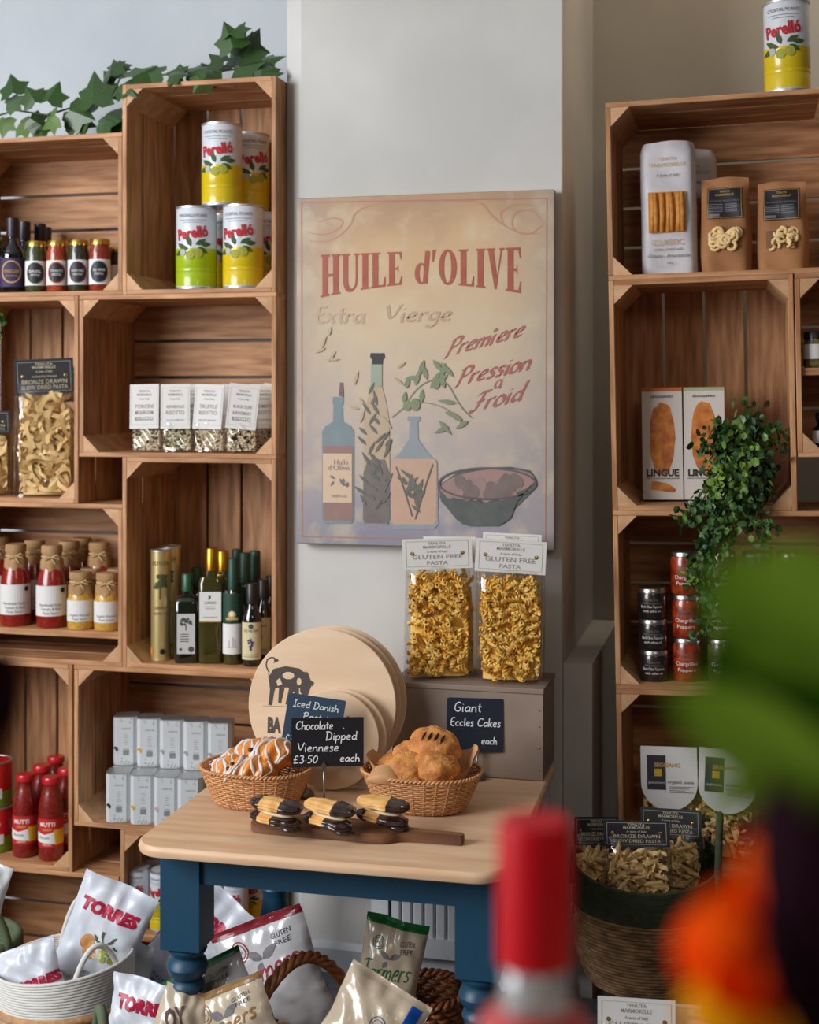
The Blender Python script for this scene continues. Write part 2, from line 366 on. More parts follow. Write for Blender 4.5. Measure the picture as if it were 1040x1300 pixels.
_g = {  # hand-drawn letter skeletons: advance | strokes
'a': '.45|.4,.42 .25,.52 .05,.35 .05,.1 .22,0 .4,.2;.42,.5 .4,.1 .48,0', 'b': '.42|.05,.95 .05,.05;.05,.3 .25,.5 .4,.3 .25,0 .05,.1',
'c': '.38|.38,.42 .22,.52 .03,.3 .1,.03 .38,.08', 'd': '.45|.4,.42 .2,.52 .03,.25 .15,0 .38,.15;.42,.95 .4,.1 .48,0',
'e': '.4|.05,.25 .35,.3 .35,.48 .15,.52 .03,.28 .1,.02 .38,.08', 'f': '.3|.38,.85 .22,.95 .15,.7 .12,0;0,.5 .32,.5', 'g': '.42|.38,.45 .2,.52 .03,.3 .15,.05 .38,.2;.4,.5 .38,-.15 .2,-.35 0,-.22',
'h': '.42|.05,.95 .05,0;.05,.3 .25,.52 .38,.35 .38,.05 .46,0', 'i': '.15|.07,.5 .07,.05 .14,0;.06,.68 .09,.72', 'k': '.4|.05,.95 .05,0;.38,.5 .06,.22 .4,0',
'l': '.15|.07,.95 .07,.06 .14,0', 'm': '.65|.05,.5 .05,0;.05,.3 .2,.52 .32,.4 .32,0;.32,.3 .48,.52 .6,.4 .6,0', 'n': '.42|.05,.5 .05,0;.05,.3 .22,.52 .38,.38 .38,.05 .45,0',
'o': '.42|.22,.52 .03,.4 .03,.1 .2,-.01 .4,.1 .4,.4 .2,.52', 'p': '.42|.05,.5 .05,-.35;.05,.3 .25,.54 .42,.3 .25,0 .05,.1', 'r': '.3|.05,.5 .05,0;.05,.3 .18,.5 .32,.47',
's': '.32|.32,.45 .15,.54 .03,.4 .3,.2 .25,0 .02,.05', 't': '.3|.15,.8 .13,.1 .28,.02;0,.52 .32,.52', 'u': '.42|.05,.5 .05,.1 .2,0 .38,.2;.38,.5 .38,.05 .45,0', 'v': '.38|.02,.5 .18,0 .38,.52', 'x': '.4|.03,.5 .38,0;.38,.5 .02,0',
'C': '.55|.55,.78 .35,.95 .05,.65 .05,.2 .28,0 .55,.15', 'D': '.6|.12,.9 .1,0;0,.9 .35,.92 .6,.55 .45,.05 .02,.02', 'E': '.45|.45,.9 .08,.9 .08,.02 .45,.02;.08,.48 .38,.5', 'F': '.5|.55,.9 .2,.92 .02,.8;.3,.9 .22,.15 .08,-.05 -.05,.1;.1,.45 .42,.48',
'G': '.55|.55,.8 .3,.95 .05,.6 .1,.1 .4,0 .52,.2 .5,.42 .3,.42', 'I': '.35|.05,.9 .35,.9;.2,.9 .2,.02;.02,.02 .38,.02', 'P': '.5|.12,.9 .1,.0 0,-.08;0,.75 .2,.95 .5,.85 .45,.5 .12,.4', 'V': '.55|0,.92 .25,0 .55,.95', 'W': '.8|0,.9 .2,0 .4,.8 .55,0 .8,.92',
'£': '.5|.45,.75 .3,.92 .15,.75 .18,.1 .02,.0 .45,.05;.03,.42 .35,.45', '3': '.42|.03,.85 .3,.92 .35,.65 .12,.5 .4,.35 .3,0 .0,.06', '5': '.42|.4,.9 .08,.9 .06,.5 .3,.55 .4,.25 .2,0 .02,.06', '0': '.42|.22,.9 .03,.6 .05,.1 .22,0 .4,.3 .38,.8 .2,.9',
'.': '.15|.05,.3 .1,.34', '`': '0|-.3,.8 -.2,.66', 'w': '.6|.02,.5 .15,0 .3,.45 .42,0 .6,.52'}
GLY = {k: (float(v.split('|')[0]), [[tuple(map(float, p.split(','))) for p in st.split()] for st in v.split('|')[1].split(';')]) for k, v in _g.items()}
K_ = ink((28, 26, 28)); K_red = ink((184, 24, 40)); K_grey = ink((120, 118, 122)); K_white = ink((225, 222, 215)); K_gold = ink((196, 160, 92)); K_dgrey = ink((70, 70, 74))
K_green = ink((58, 84, 36)); K_olive = ink((158, 160, 52)); K_lt = ink((175, 175, 180)); K_black = ink((22, 22, 26), .5)
M_paper = mat('white_paper', (222, 220, 216), .7); M_card = mat('white_card', (216, 214, 210), .6); M_silver = mat('tin_metal', (200, 200, 200), .45, .9)
M_goldlid = mat('gold_lid', (205, 165, 80), .3, 1); M_blackcard = mat('black_card', (30, 30, 36), .5); M_film = film('cellophane')
M_brass = mat('brass_eyelet', (205, 170, 95), .3, 1)
rnd = random.Random(4)
def jx(px, Y): return XZ(px, 500, Y)[0]
def put(o, px, Y, z, rz=0, right=False):
    """stand a thing on a shelf top z so its middle projects at px"""
    X = jx(px, Y); o.location = (X, Y, z); o.rotation_euler = (0, 0, rz)
    if right: o.location = lean(X, Y, z); o.rotation_euler = (0, -LEAN, rz)
    return o
def facing(px): return -math.atan((px-CXP)/FPX)+YAW          # yaw that turns a front towards the viewer
# ------------------------------------------------------------------ tins, jars, bottles
M_yel = mat('yellow_tin_print', (214, 186, 20), .3, coat=.4); M_lime = mat('lime_tin_print', (160, 184, 20), .3, coat=.4); M_wt = mat('white_tin_print', (208, 212, 218), .3, coat=.4)
def perello(label, r, h, lower, group, small=False, top='COCKTAIL PICANTE'):
    t = thing('olive_tin', label, 'tin', group=group)
    obj('can_body', G().lathe([(r*.96, 0), (r, .004), (r, h-.004), (r*.96, h)], 32), M_wt, t, smooth=40)
    obj('coloured_band', G().lathe([(r+.0004, .006), (r+.0006, h*.2), (r+.0001, h*.205), (r+.0006, h*.21), (r+.0006, h*.25), (r+.0001, h*.255), (r+.0006, h*.26), (r+.0006, h*.49)], 32, cap=False), lower, t, smooth=40)
    obj('bottom_rim', G().lathe([(r+.001, 0), (r+.001, .004), (r*.98, .005)], 32), M_silver, t, smooth=40); obj('rim', G().lathe([(r*.98, h-.004), (r+.001, h-.003), (r+.001, h+.001), (r*.95, h+.001), (r*.94, h-.002), (0, h-.002)], 32, cap=False), M_silver, t, smooth=40)
    f = wrap(r+.0007)
    lay('lettering', P2().text('Perelló', 0, h*.615, h*.13, width=r*1.66, rot=.13, bold=.035), K_red, f, t)
    lay('small_lettering', P2().text(top, 0, h*.87, h*.036, width=r*1.5).rect(-r*.7, h*.83, r*.7, h*.834, 6).rect(-r*.5, h*.80, r*.5, h*.804, 6), K_dgrey, f, t)
    a = P2()
    for x, y, q in ((-.35, .50, 2.6), (-.1, .53, 1.9), (.15, .55, .5), (.25, .52, -.5), (-.5, .47, 3.4), (.4, .55, .1), (-.2, .5, 2.9)): a.leaf(x*r, y*h-.02*h, r*.58, r*.24, q)
    lay('olive_leaves', a, K_green, f, t, eps=.0012)
    a = P2().ell(-r*.12, h*.405, r*.21, h*.055).ell(r*.28, h*.43, r*.22, h*.058)
    lay('printed_olives', a, K_olive, f, t, eps=.0014)
    lay('splash', P2().ell(-r*.5, h*.44, r*.16, h*.04), K_lt, f, t, eps=.0013)
    return t
def jar(name, label, r, h, content, lid, group=None, neck=.86, lidh=.012, shoulder=.8, cat='jar'):
    t = thing(name, label, cat, group=group)
    obj('glass_body', G().lathe([(r*.9, 0), (r, .004), (r, h*shoulder-.004), (r*neck, h*(shoulder+.06)), (r*neck, h-lidh)], 28), content, t, smooth=45)
    rl = r*neck+.002
    obj('lid', G().lathe([(rl, h-lidh), (rl, h-.002), (rl-.0015, h), (rl-.004, h-.0008), (0, h-.0008)], 28, cap=False), lid, t, smooth=40)
    return t
def content(name, c, c2, sc=220, coat=.8): return mat(name, c, .35, c2=c2, nscale=sc, coat=coat, lo=.42, hi=.6)
CRATE_L = 'left stack'
g_ol = 'tall olive tins in the topmost upright crate'
z1 = zA[4]+CT+.001
rP, hP = .043, .174
pr = perello('yellow olive tin standing alone on top of the pair in the topmost left crate', rP, hP, M_yel, g_ol)
put(pr, 282, 2.715, z1+hP+.003, facing(282)-.25)
gr = perello('lime green olive tin at lower left of the topmost crate', rP, hP, M_lime, g_ol, top='MANZANILLA PICANTE')
put(gr, 249.5, 2.70, z1, facing(249)-.2)
for px, Y, dz, lab, a in ((309, 2.70, 0, 'yellow olive tin at lower right, beside the lime green tin', -.3), (317, 2.83, hP+.003, 'yellow olive tin behind the upper single tin, mostly hidden', .3),
                       (284, 2.83, 0, 'yellow olive tin showing in the gap between the two lower front tins', .2), (337, 2.83, 0, 'yellow olive tin half hidden at the far right of the topmost crate', .3)):
    put(dup(pr, label=lab), px, Y, z1+dz, facing(px)+a)
# top of the right stack
zt = zR[4]+CW+.001
put(dup(pr, label='yellow olive tin standing on top of the right-hand crates', group='olive tins elsewhere in the shop'), 1010, 2.70, zt, facing(1010)-.15, True)
sm = perello('small olive tin at front left behind the blue table leg', .026, .128, M_yel, 'small olive tins on the lowest shelf')
z9 = EYE-1.152+.001
put(sm, 175, 2.70, z9, .1)
for px, Y, lab in ((206, 2.70, 'small olive tin partly hidden by the blue table leg'), (196, 2.78, 'small olive tin in the second row behind the leftmost one'),
                   (300, 2.70, 'small olive tin seen right of the front left table leg'), (322, 2.76, 'small olive tin seen at the far right end of the lowest shelf'), (268, 2.70, 'small olive tin seen beside the leaning crisp bag under the table')):
    put(dup(sm, label=lab), px, Y, z9, -.1)
# pesto jars
zp = zB[4]+CT+.001; g_p = 'pesto jars in the upper left crate'
for px, c, c2, em, wd, lab in ((46, (70, 82, 34), (40, 50, 20), (62, 78, 50), 'BASIL', 'pesto jar with dark green sauce, leftmost of the four with gold lids'),
                       (73, (176, 66, 24), (120, 34, 14), (190, 84, 44), 'TOMATO', 'pesto jar with orange red sauce and orange ringed label'),
                       (100, (54, 60, 34), (30, 32, 20), (110, 60, 110), 'BLACK KALE', 'pesto jar with blackish green sauce and purple ringed label'),
                       (127, (150, 48, 24), (100, 26, 14), (60, 90, 130), 'RED PEPPER', 'pesto jar with red sauce, rightmost of the four with gold lids')):
    j = jar('pesto_jar', lab, .023, .112, content('pesto_%d' % px, c, c2), M_goldlid, g_p); put(j, px, 2.685, zp, facing(px)-.1)
    f = wrap(.0232)
    lay('paper_label', P2().rect(-.031, .014, .031, .068, 14), M_paper, f, j, .0004)
    lay('round_emblem', P2().ell(0, .041, .0195, .0235, 24), K_black, f, j, .0009)
    lay('emblem_ring', P2().ring(0, .041, .0195, .0235, .0022, 28), ink(em), f, j, .0013)
    lay('lettering', P2().text(wd, 0, .042, .0055, width=.026).text('PESTO', 0, .034, .005, width=.018), K_white, f, j, .0013)
j = jar('pesto_jar', 'pesto jar at the right end behind the four front jars', .023, .10, content('pesto_back', (70, 60, 40), (40, 34, 24)), M_goldlid, g_p); put(j, 150, 2.74, zp)
lay('paper_label', P2().rect(-.03, .014, .03, .06, 14), M_paper, wrap(.0232), j, .0004)
M_dglass = mat('near_black_glass', (16, 14, 18), .08, coat=1); M_cap = mat('purple_black_capsule', (44, 32, 44), .4)
def vinegar(lab, h=.165):
    t = thing('vinegar_bottle', lab, 'bottle', group='dark vinegar bottles in the upper left crate')
    obj('glass_body', G().lathe([(.024, 0), (.027, .004), (.027, h*.5), (.024, h*.58), (.0125, h*.66), (.0115, h*.75)], 28), M_dglass, t, smooth=45)
    obj('capsule', G().lathe([(.0125, h*.74), (.0135, h*.76), (.0135, h-.001), (.012, h)], 20), M_cap, t, smooth=40)
    f = wrap(.0272)
    lay('paper_label', P2().rect(-.03, .012, .034, .075, 12), ink((62, 44, 84)), f, t, .0004)
    lay('emblem_ring', P2().ring(0, .045, .022, .025, .003, 28).text('VINEGAR', 0, .042, .008, width=.034).text('BALSAMIC', 0, .034, .004, width=.026), K_gold, f, t, .0012)
    return t
v1 = vinegar('dark vinegar bottle with purple label, nearest the left edge'); put(v1, 16, 2.685, zp, facing(16)-.1)
for px, Y, lab in ((31, 2.745, 'dark vinegar bottle just behind the front purple-labelled one'), (51, 2.79, 'dark vinegar bottle standing behind the basil pesto jar'), (58, 2.85, 'dark vinegar bottle farthest back, only its cap showing'), (-8, 2.70, 'dark vinegar bottle cut off by the left edge of the picture')):
    put(dup(v1, label=lab), px, Y, zp)
# ------------------------------------------------------------------ cards with print, filled bags
def gcard(parent, w, h, dark, lines, loc, rx=0, grommet=True, name='header_card', rz=0, ry=0):
    """stiff card, bottom edge at loc, framed, with eyelets and small lettering"""
    g = G(); n = 6
    for k in range(n): pass
    c = obj(name, G().box((-w/2, -.0007, 0), (w/2, .0007, h)), M_blackcard if dark else M_card, parent, loc, (rx, ry, rz))
    fr = K_gold if True else K_grey; F = flat(-.0007)
    lay('card_border', P2().frame(-w*.45, h*.08, w*.45, h*.92, w*.008), ink((150, 148, 140)) if dark else ink((186, 172, 140)), F, c, .0004)
    p = P2()
    for s, y, hh, ww in lines: p.text(s, 0, h*y, h*hh, width=w*ww, bold=.008)
    lay('lettering', p, ink((190, 178, 150)) if dark else ink((150, 140, 132)), F, c, .0005)
    if grommet:
        ge = G()
        for sx in (-1, 1): ge.lathe([(w*.028, 0), (w*.028, .001), (w*.012, .0014), (w*.01, 0)], 12, T(sx*w*.36, -.0008, h*.52, PI/2), cap=False)
        obj('eyelets', ge, M_brass, c)
    return c
def gusset(w, h, d, top=.72, sd=0, wr=.004):
    """clear block-bottomed bag: returns surface(u in -1..1 around, v 0..1) for front and back"""
    R = random.Random(sd); ph = [R.uniform(0, 6) for _ in range(6)]
    def S(u, v, side):
        k = 1 if v < top else 1-(v-top)/(1-top)
        k = .12+.88*k**.8 if v < 1 else .06
        e = (1-abs(u)**6)**.5 if abs(u) < 1 else 0
        x = u*w/2*(1+.03*math.sin(3*v+ph[0])); y = side*d/2*k*e
        y += wr*e*math.sin(9*v+ph[1]+2*u)*math.sin(5*u+ph[2]+4*v)*(side)*min(1, v*6)
        return (x, y, v*h)
    return S
def bag_film(parent, w, h, d, seed=0, m=None, top=.72):
    S_ = gusset(w, h, d, top, seed); g = G()
    g.surf(lambda u, v: S_(u, v, -1), 18, 20, u0=-1, u1=1); g.surf(lambda u, v: S_(u, v, 1), 18, 8, u0=1, u1=-1)
    return obj('clear_bag', g, m or M_film, parent, smooth=True)
def rot_rand(R): return Euler((R.uniform(0, 6.3), R.uniform(0, 6.3), R.uniform(0, 6.3))).to_matrix().to_4x4()
def fill(parent, name, piece, n, w, h, d, m, seed, z0=.004, sc=(.9, 1.1), flatten=None, topw=.85, core=.46):
    R = random.Random(seed); g = G()
    for i in range(n):
        z = z0+(h-z0)*R.random()**.9; x = R.uniform(-.5, .5)*w*(1 if z < h*.8 else topw)
        y = -d/2+.006+abs(R.gauss(0, d*.26)); y = min(y, d/2)
        if flatten: M = Euler((PI/2+R.uniform(-.5, .5), R.uniform(0, 6.3), R.uniform(-.35, .35))).to_matrix().to_4x4() if flatten == 1 else Euler((R.uniform(-.5, .5), R.uniform(0, 6.3), R.uniform(-.4, .4))).to_matrix().to_4x4()
        else: M = rot_rand(R)
        s_ = R.uniform(*sc); p = piece[i % len(piece)]
        g.add(p.v, p.f, Matrix.Translation((x, y, z)) @ M @ Matrix.Scale(s_, 4))
    W, D = w/2+.002, d/2+.002; sq = lambda q, m_: q if abs(q) < m_*.8 else math.copysign(m_*.8+m_*.2*math.tanh((abs(q)-m_*.8)/(m_*.2)), q)
    g.v = [(sq(x, W), sq(y, D), max(z, z0*.6)) for x, y, z in g.v]
    if core: g.lathe([(.0, .003), (w*core, .004), (w*core, h*.5), (w*core*.9, h*.82), (0, h*.88)], 16, T(y=d*.12), sy=d/w*.5, sq=3)
    return obj(name, g, m, parent, smooth=50, kind='stuff')
def fusillo(L=.033, r=.0058, turns=1.5, n=20):
    g = G(); v = []; f = []
    for i in range(n+1):
        a = TAU*turns*i/n; z = -L/2+L*i/n
        for b in range(3):
            q = a+TAU*b/3
            v += [(r*math.cos(q), r*math.sin(q), z), (r*.42*math.cos(q+1.05), r*.42*math.sin(q+1.05), z)]
    for i in range(n):
        for k in range(6): f.append((i*6+k, i*6+(k+1) % 6, (i+1)*6+(k+1) % 6, (i+1)*6+k))
    return g.add(v, f)
def ribbonp(seed, L=.09, w=.0065):
    R = random.Random(seed); g = G(); v = []; a = R.uniform(.6, 2.4); b = R.uniform(0, 6); n = 12; p = Vector((0, 0, 0)); ang = 0
    for i in range(n+1):
        t = i/n; ang += a*math.sin(b+t*4)*.33; p = p+Vector((math.cos(ang), math.sin(ang), .25*math.sin(b*2+5*t)))*(L/n)
        nn = Vector((-math.sin(ang), math.cos(ang), .6*math.sin(b+3*t))).normalized()*w/2; v += [p+nn, p-nn]
    c = sum(v, Vector())/len(v); v = [q-c for q in v]
    return g.add(v, [(2*i, 2*i+1, 2*i+3, 2*i+2) for i in range(n)])
def penne(L=.03, r=.0042):
    g = G(); v = []
    for z, s_ in ((-L/2, 1), (L/2, 1)):
        for k in range(7): a = TAU*k/7; v.append((r*math.cos(a), r*math.sin(a), z+r*1.1*math.cos(a)))
    for k in range(7): a = TAU*k/7; v.append((r*.7*math.cos(a), r*.7*math.sin(a), L/2-.003+r*.9*math.cos(a)))
    return g.add(v, [(k, (k+1) % 7, 7+(k+1) % 7, 7+k) for k in range(7)]+[(7+k, 7+(k+1) % 7, 14+(k+1) % 7, 14+k) for k in range(7)])
FUS = [fusillo(), fusillo(.029, .0061, 1.3), fusillo(.035, .0055, 1.7)]; TAG = [ribbonp(i, .13, .0105) for i in range(9)]; PEN = [penne(), penne(.034, .004)]
M_fus = mat('golden_pasta', (255, 214, 112), .5, c2=(252, 196, 86), nscale=30, sss=.1, rnd=.03); M_tag = mat('pale_egg_pasta', (238, 204, 142), .6, c2=(222, 184, 118), nscale=30, sss=.1)
M_pen = mat('wheat_pasta', (240, 210, 150), .6, c2=(226, 190, 124), nscale=30, sss=.1)
# risotto packets
M_grain = mat('rice_grain', (236, 222, 192), .6, rnd=.05)
def grain():
    return G().lathe([(0, -.004), (.0014, -.002), (.0016, 0), (.0013, .002), (0, .004)], 5, cap=False)
z3 = zA[3]+CT+.001; GR = [grain()]
def risotto(lab, px, Y, words, flecks, lean_, ch=.095):
    t = thing('risotto_packet', lab, 'packet', group='risotto packets with white cards'); put(t, px, Y, z3, facing(px)-.25+rnd.uniform(-.12, .12))
    w, d = .064, .036
    bag_film(t, w+.004, .078, d+.003, int(px), top=.8)
    fill(t, 'rice', GR, 700, w*.94, .056, d*.9, M_grain, int(px)); fill(t, 'herbs_and_mushroom', GR, 70, w*.94, .056, d*.98, ink(flecks), int(px)+9, sc=(.9, 1.8), core=0)
    gcard(t, w*1.0, ch, False, [('TENUTA', .82, .05, .4), ('MARMORELLE', .74, .05, .5), ('A taste of Italy', .65, .04, .36)]+[(s_, .46-.14*i, .085 if len(s_) < 9 else .07, .62) for i, s_ in enumerate(words)]+[('RICE WITH HERBS AND', .18, .03, .6)], (0, -d/2-.003, .05), rx=lean_, grommet=False, ry=rnd.uniform(-.04, .13))
risotto('risotto packet with porcini card, leftmost of four', 187, 2.69, ['PORCINI', 'MUSHROOM', 'RISOTTO'], (84, 62, 40), -.1)
risotto('second risotto packet from the left, green asparagus flecks', 226, 2.695, ['ASPARAGUS', 'RISOTTO'], (74, 92, 44), -.06)
risotto('third risotto packet from the left, pale rice with brown flecks', 267, 2.69, ['TRUFFLE', 'RISOTTO'], (120, 86, 54), -.14)
risotto('risotto packet with black flecked rice, rightmost in front', 307, 2.69, ['BLACK OLIVE', '& ROSEMARY', 'RISOTTO'], (26, 24, 26), -.1)
for px, Y in ((338, 2.76), (303, 2.79), (247, 2.79), (350, 2.82)): risotto({338: 'risotto packet in the second row at the far right', 303: 'risotto packet in the second row behind the black flecked one', 247: 'risotto packet in the second row seen between front packets', 350: 'risotto packet deepest in the right corner of its crate'}[px], px, Y, ['TOMATO', 'RISOTTO'], (60, 50, 40), -.05)
# ribbon pasta
z4 = zB[3]+CT+.001
def ribbonbag(lab, px, Y, w, h, hd, seed, n=105, tilt=0):
    t = thing('ribbon_pasta_bag', lab, 'pasta bag', group='bronze drawn pasta bags with black cards'); put(t, px, Y, z4, facing(px)-.1)
    d = .07; bag_film(t, w, h-hd*.5, d, seed, top=.82); fill(t, 'ribbon_pasta', TAG, n, w*.78, h-hd-.028, d*.9, M_tag, seed, z0=.018, sc=(.8, 1.1), flatten=1, topw=.7)
    gcard(t, w*.93, hd, True, [('TENUTA', .82, .07, .3), ('MARMORELLE', .73, .075, .4), ('A taste of Italy', .62, .06, .28), ('AUTHENTIC ITALIAN', .48, .05, .42), ('BRONZE DRAWN', .30, .12, .76), ('SLOW DRIED PASTA', .15, .11, .78)], (0, -.012, h-hd), rx=-.06, ry=-.05)
    return t
ribbonbag('large bag of ribbon pasta with black header card in the left crate', 58, 2.70, .136, .302, .078, 3)
ribbonbag('ribbon pasta bag behind the large one, its black card peeking out', 88, 2.80, .12, .285, .078, 5, 60)
ribbonbag('shorter ribbon pasta bag cut by the left edge', -18, 2.69, .118, .185, .05, 6, 60)
# sauce bottles with paper caps
z6 = EYE-.511+.001; M_kraft = mat('kraft_paper', (176, 138, 96), .8, c2=(158, 120, 80), nscale=40, bump=.3); M_raffia = mat('raffia_tie', (206, 178, 130), .8)
M_tom = content('tomato_sauce', (152, 28, 12), (116, 16, 8)); M_mus = content('mustard_sauce', (208, 164, 72), (190, 140, 52))
def capped(lab, r, h, m, tall):
    t = thing('sauce_bottle', lab, 'sauce bottle', group='sauce bottles capped with brown paper')
    pr_ = [(r*.93, 0), (r, .005), (r, h*.44), (r*.9, h*.6), (r*.62, h*.78), (r*.58, h*.86)] if tall else [(r*.93, 0), (r, .005), (r, h*.5), (r*.8, h*.7), (r*.72, h*.84)]
    obj('glass_body', G().lathe(pr_, 28), m, t, smooth=50)
    rc = r*(.68 if tall else .84); z0 = h*(.72 if tall else .66); g = G(); n = 30
    def cap(u, v):
        a = TAU*u; fl = 1+.05*math.sin(7*a)*(1-v)
        rr = (rc*1.1*(1-v)+rc*v)*fl if v < .5 else rc*(1 if v < .95 else .93)
        if .38 < v < .62: rr = rc*.9
        zz = z0+(h-z0)*v-(.008*abs(math.sin(2.5*a)) if v < .05 else 0)
        return (rr*math.cos(a), rr*math.sin(a), zz)
    g.surf(cap, n, 12); g.lathe([(rc*.93, h-.0004), (0, h)], n, cap=False)
    obj('paper_cap', g, M_kraft, t, smooth=40)
    zz = z0+(h-z0)*.5; obj('raffia_tie', G().tube([(rc*.95*math.cos(a), rc*.95*math.sin(a), zz) for a in [TAU*k/20 for k in range(20)]], .0016, 6, True)
        .tube([(.002, -rc-.001, zz), (.014, -rc-.003, zz+.006), (.018, -rc-.002, zz-.004), (.004, -rc-.002, zz)], .0014, 5).tube([(0, -rc-.001, zz), (-.012, -rc-.003, zz+.005), (-.016, -rc-.002, zz-.005), (0, -rc-.002, zz)], .0014, 5).tube([(0, -rc-.001, zz), (.009, -rc-.004, zz-.014)], .0012, 5), M_raffia, t)
    f = wrap(r+.0003); y0, y1 = (.026, .026+h*.37) if tall else (.018, .018+h*.37)
    lay('paper_label', P2().rect(-r*1.25, y0, r*1.25, y1, 14), M_card, f, t, .0004)
    a = P2()
    if tall: a.text('Handmade Italian', 0, y0+.022, .006, width=r*1.5).text('Tomato & Basil', 0, y0+.013, .006, width=r*1.3).text('Pasta Sauce', 0, y0+.004, .006, width=r*1.0)
    else: a.text('English Mustard', 0, y0+.012, .005, width=r*1.5).text('Pasta Sauce', 0, y0+.004, .005, width=r*1.1)
    lay('lettering', a, K_grey, f, t, .0009)
    if tall: lay('round_stamp', P2().ell(r*.8, y1-.010, .0055, .0055), K_black, f, t, .0012)
    return t
ts = capped('tall red sauce bottle at front left with paper cap', .034, .178, M_tom, True); put(ts, 20, 2.70, z6, facing(20)-.1)
for px, Y, lab in ((66, 2.70, 'tall red sauce bottle at front, second from the left edge'), (44, 2.78, 'tall red sauce bottle behind, between the two front red ones'), (88, 2.78, 'tall red sauce bottle behind and right of the second front one'), (104, 2.85, 'tall red sauce bottle in back row above the mustard bottles'), (126, 2.775, 'tall red sauce bottle in back row at far right'), (-2, 2.82, 'tall red sauce bottle behind at the left edge')):
    put(dup(ts, label=lab), px, Y, z6, facing(px)-.1)
mu_ = capped('short yellow mustard bottle with paper cap, left of the front pair', .029, .123, M_mus, False); put(mu_, 102.5, 2.69, z6, facing(100)-.1)
for px, Y, lab in ((136.5, 2.69, 'short yellow mustard bottle with paper cap, right of the front pair'), (116, 2.755, 'short yellow bottle behind, between the two front mustard ones'), (150, 2.76, 'short yellow bottle behind at the right end of its shelf')):
    put(dup(mu_, label=lab), px, Y, z6, facing(px)-.1)
# oils
z5 = zA[2]+CT+.001
M_gtin = mat('polished_gold_tin', (226, 204, 140), .32, .75); M_dg = mat('dark_green_glass', (22, 26, 14), .06, coat=1); M_oil = mat('olive_oil_glass', (58, 54, 16), .08, coat=1)
def goldtin(lab):
    t = thing('gold_oil_tin', lab, 'tin', group='tall gold olive oil tins'); r, h = .0215, .235
    obj('tin_body', G().lathe([(r, 0), (r, h)], 32), M_gtin, t, smooth=40); obj('rim', G().lathe([(r+.001, h-.002), (r+.001, h+.001), (r-.002, h+.001), (r-.003, h-.001), (0, h-.001)], 28, cap=False), M_silver, t, smooth=40)
    f = wrap(r+.0003)
    lay('lettering', P2().text('ODYSEA', 0, h*.87, .009, width=r*1.9).text('GREEK', 0, h*.47, .006, width=r*1.3).text('OLIVE OIL', 0, h*.42, .005, width=r*1.5), ink((90, 76, 40)), f, t)
    a = P2().rect(-.0016, h*.56, .0016, h*.67); R = random.Random(2)
    for k in range(34): a.ell(R.uniform(-.6, .6)*r, h*(.72+R.uniform(-.055, .055)), .004, .0035, 7)
    lay('printed_olive_tree', a, ink((70, 70, 34)), f, t); lay('round_stamp', P2().ell(r*.25, .02, .006, .006), K_black, f, t)
    lay('orange_sticker', P2().rect(-r*1.2, .014, -r*.8, .026, 2), ink((220, 120, 20)), f, t)
    return t
gt = goldtin('tall gold olive oil tin with a printed tree, front'); put(gt, 204.5, 2.70, z5, facing(205)-.1)
put(dup(gt, label='tall gold olive oil tin standing behind the front one'), 217, 2.775, z5)
def oilbottle(name, lab, r, h, body, capm, sq, labels, sh=.62, nk=.3, caph=.2, group=None):
    t = thing(name, lab, 'bottle', group=group)
    obj('glass_body', G().lathe([(r*.92, 0), (r, .004), (r, h*sh), (r*.86, h*(sh+.05)), (r*nk*1.1, h*(1-caph-.04)), (r*nk, h*(1-caph+.01))], 32, sq=sq), body, t, smooth=50)
    obj('cap', G().lathe([(r*nk+.001, h*(1-caph)), (r*nk+.0025, h*(1-caph)+.001), (r*nk+.0025, h-.002), (r*nk+.001, h)], 20), capm, t, smooth=40)
    return t
M_gcap = mat('green_plastic_cap', (28, 78, 48), .4); M_goldcap = mat('gold_foil_cap', (190, 140, 50), .35, 1); M_bcap = mat('black_capsule', (26, 24, 26), .4)
def flatlab(t, y, w, y0, y1, m=M_paper, name='paper_label'): lay(name, P2().rect(-w/2, y0, w/2, y1), m, flat(-y), t, .0005)
b = oilbottle('olive_oil_bottle', 'squat square dark oil bottle with green cap and tree label', .0265, .187, M_dg, M_gcap, 6, 0, .68, .36, .2); put(b, 238, 2.695, z5, facing(238)-.12)
flatlab(b, .0265, .038, .02, .105, mat('grey_label', (190, 190, 186), .6))
a = P2().rect(-.001, .07, .001, .083); R = random.Random(8)
for k in range(26): a.ell(R.uniform(-.011, .011), .088+R.uniform(-.007, .007), .003, .0025, 7)
a.ell(.011, .03, .006, .006).ell(-.011, .03, .003, .003)
for k in range(4): a.rect(-.012, .046+k*.005, .006, .0475+k*.005)
lay('label_print', a, K_dgrey, flat(-.0265), b, .0009)
b2 = dup(b, label='dark oil bottle with green cap behind the squat square one'); put(b2, 250, 2.80, z5)
b = oilbottle('olive_oil_bottle', 'tallest square oil bottle with gold cap and white label', .0265, .242, M_oil, M_goldcap, 6, 0, .7, .42, .2); put(b, 269, 2.705, z5, facing(268)-.12)
flatlab(b, .0265, .046, .088, .152); lay('label_print', P2().text('LUNAIO', 0, .126, .006, width=.024).leaf(-.004, .135, .01, .004, 1).leaf(0, .137, .009, .004, 2).rect(-.012, .12, .012, .121).rect(-.01, .116, .01, .117).rect(-.015, .098, .015, .099), K_dgrey, flat(-.0265), b, .0009)
lay('gold_rule', P2().rect(-.023, .088, .023, .0905), K_gold, flat(-.0265), b, .001)
b3 = dup(b, label='square oil bottle hidden behind the tallest gold-capped one'); put(b3, 283, 2.80, z5); b3.scale = (1, 1, .93)
M_dgl = mat('dark_green_label', (20, 60, 44), .5)
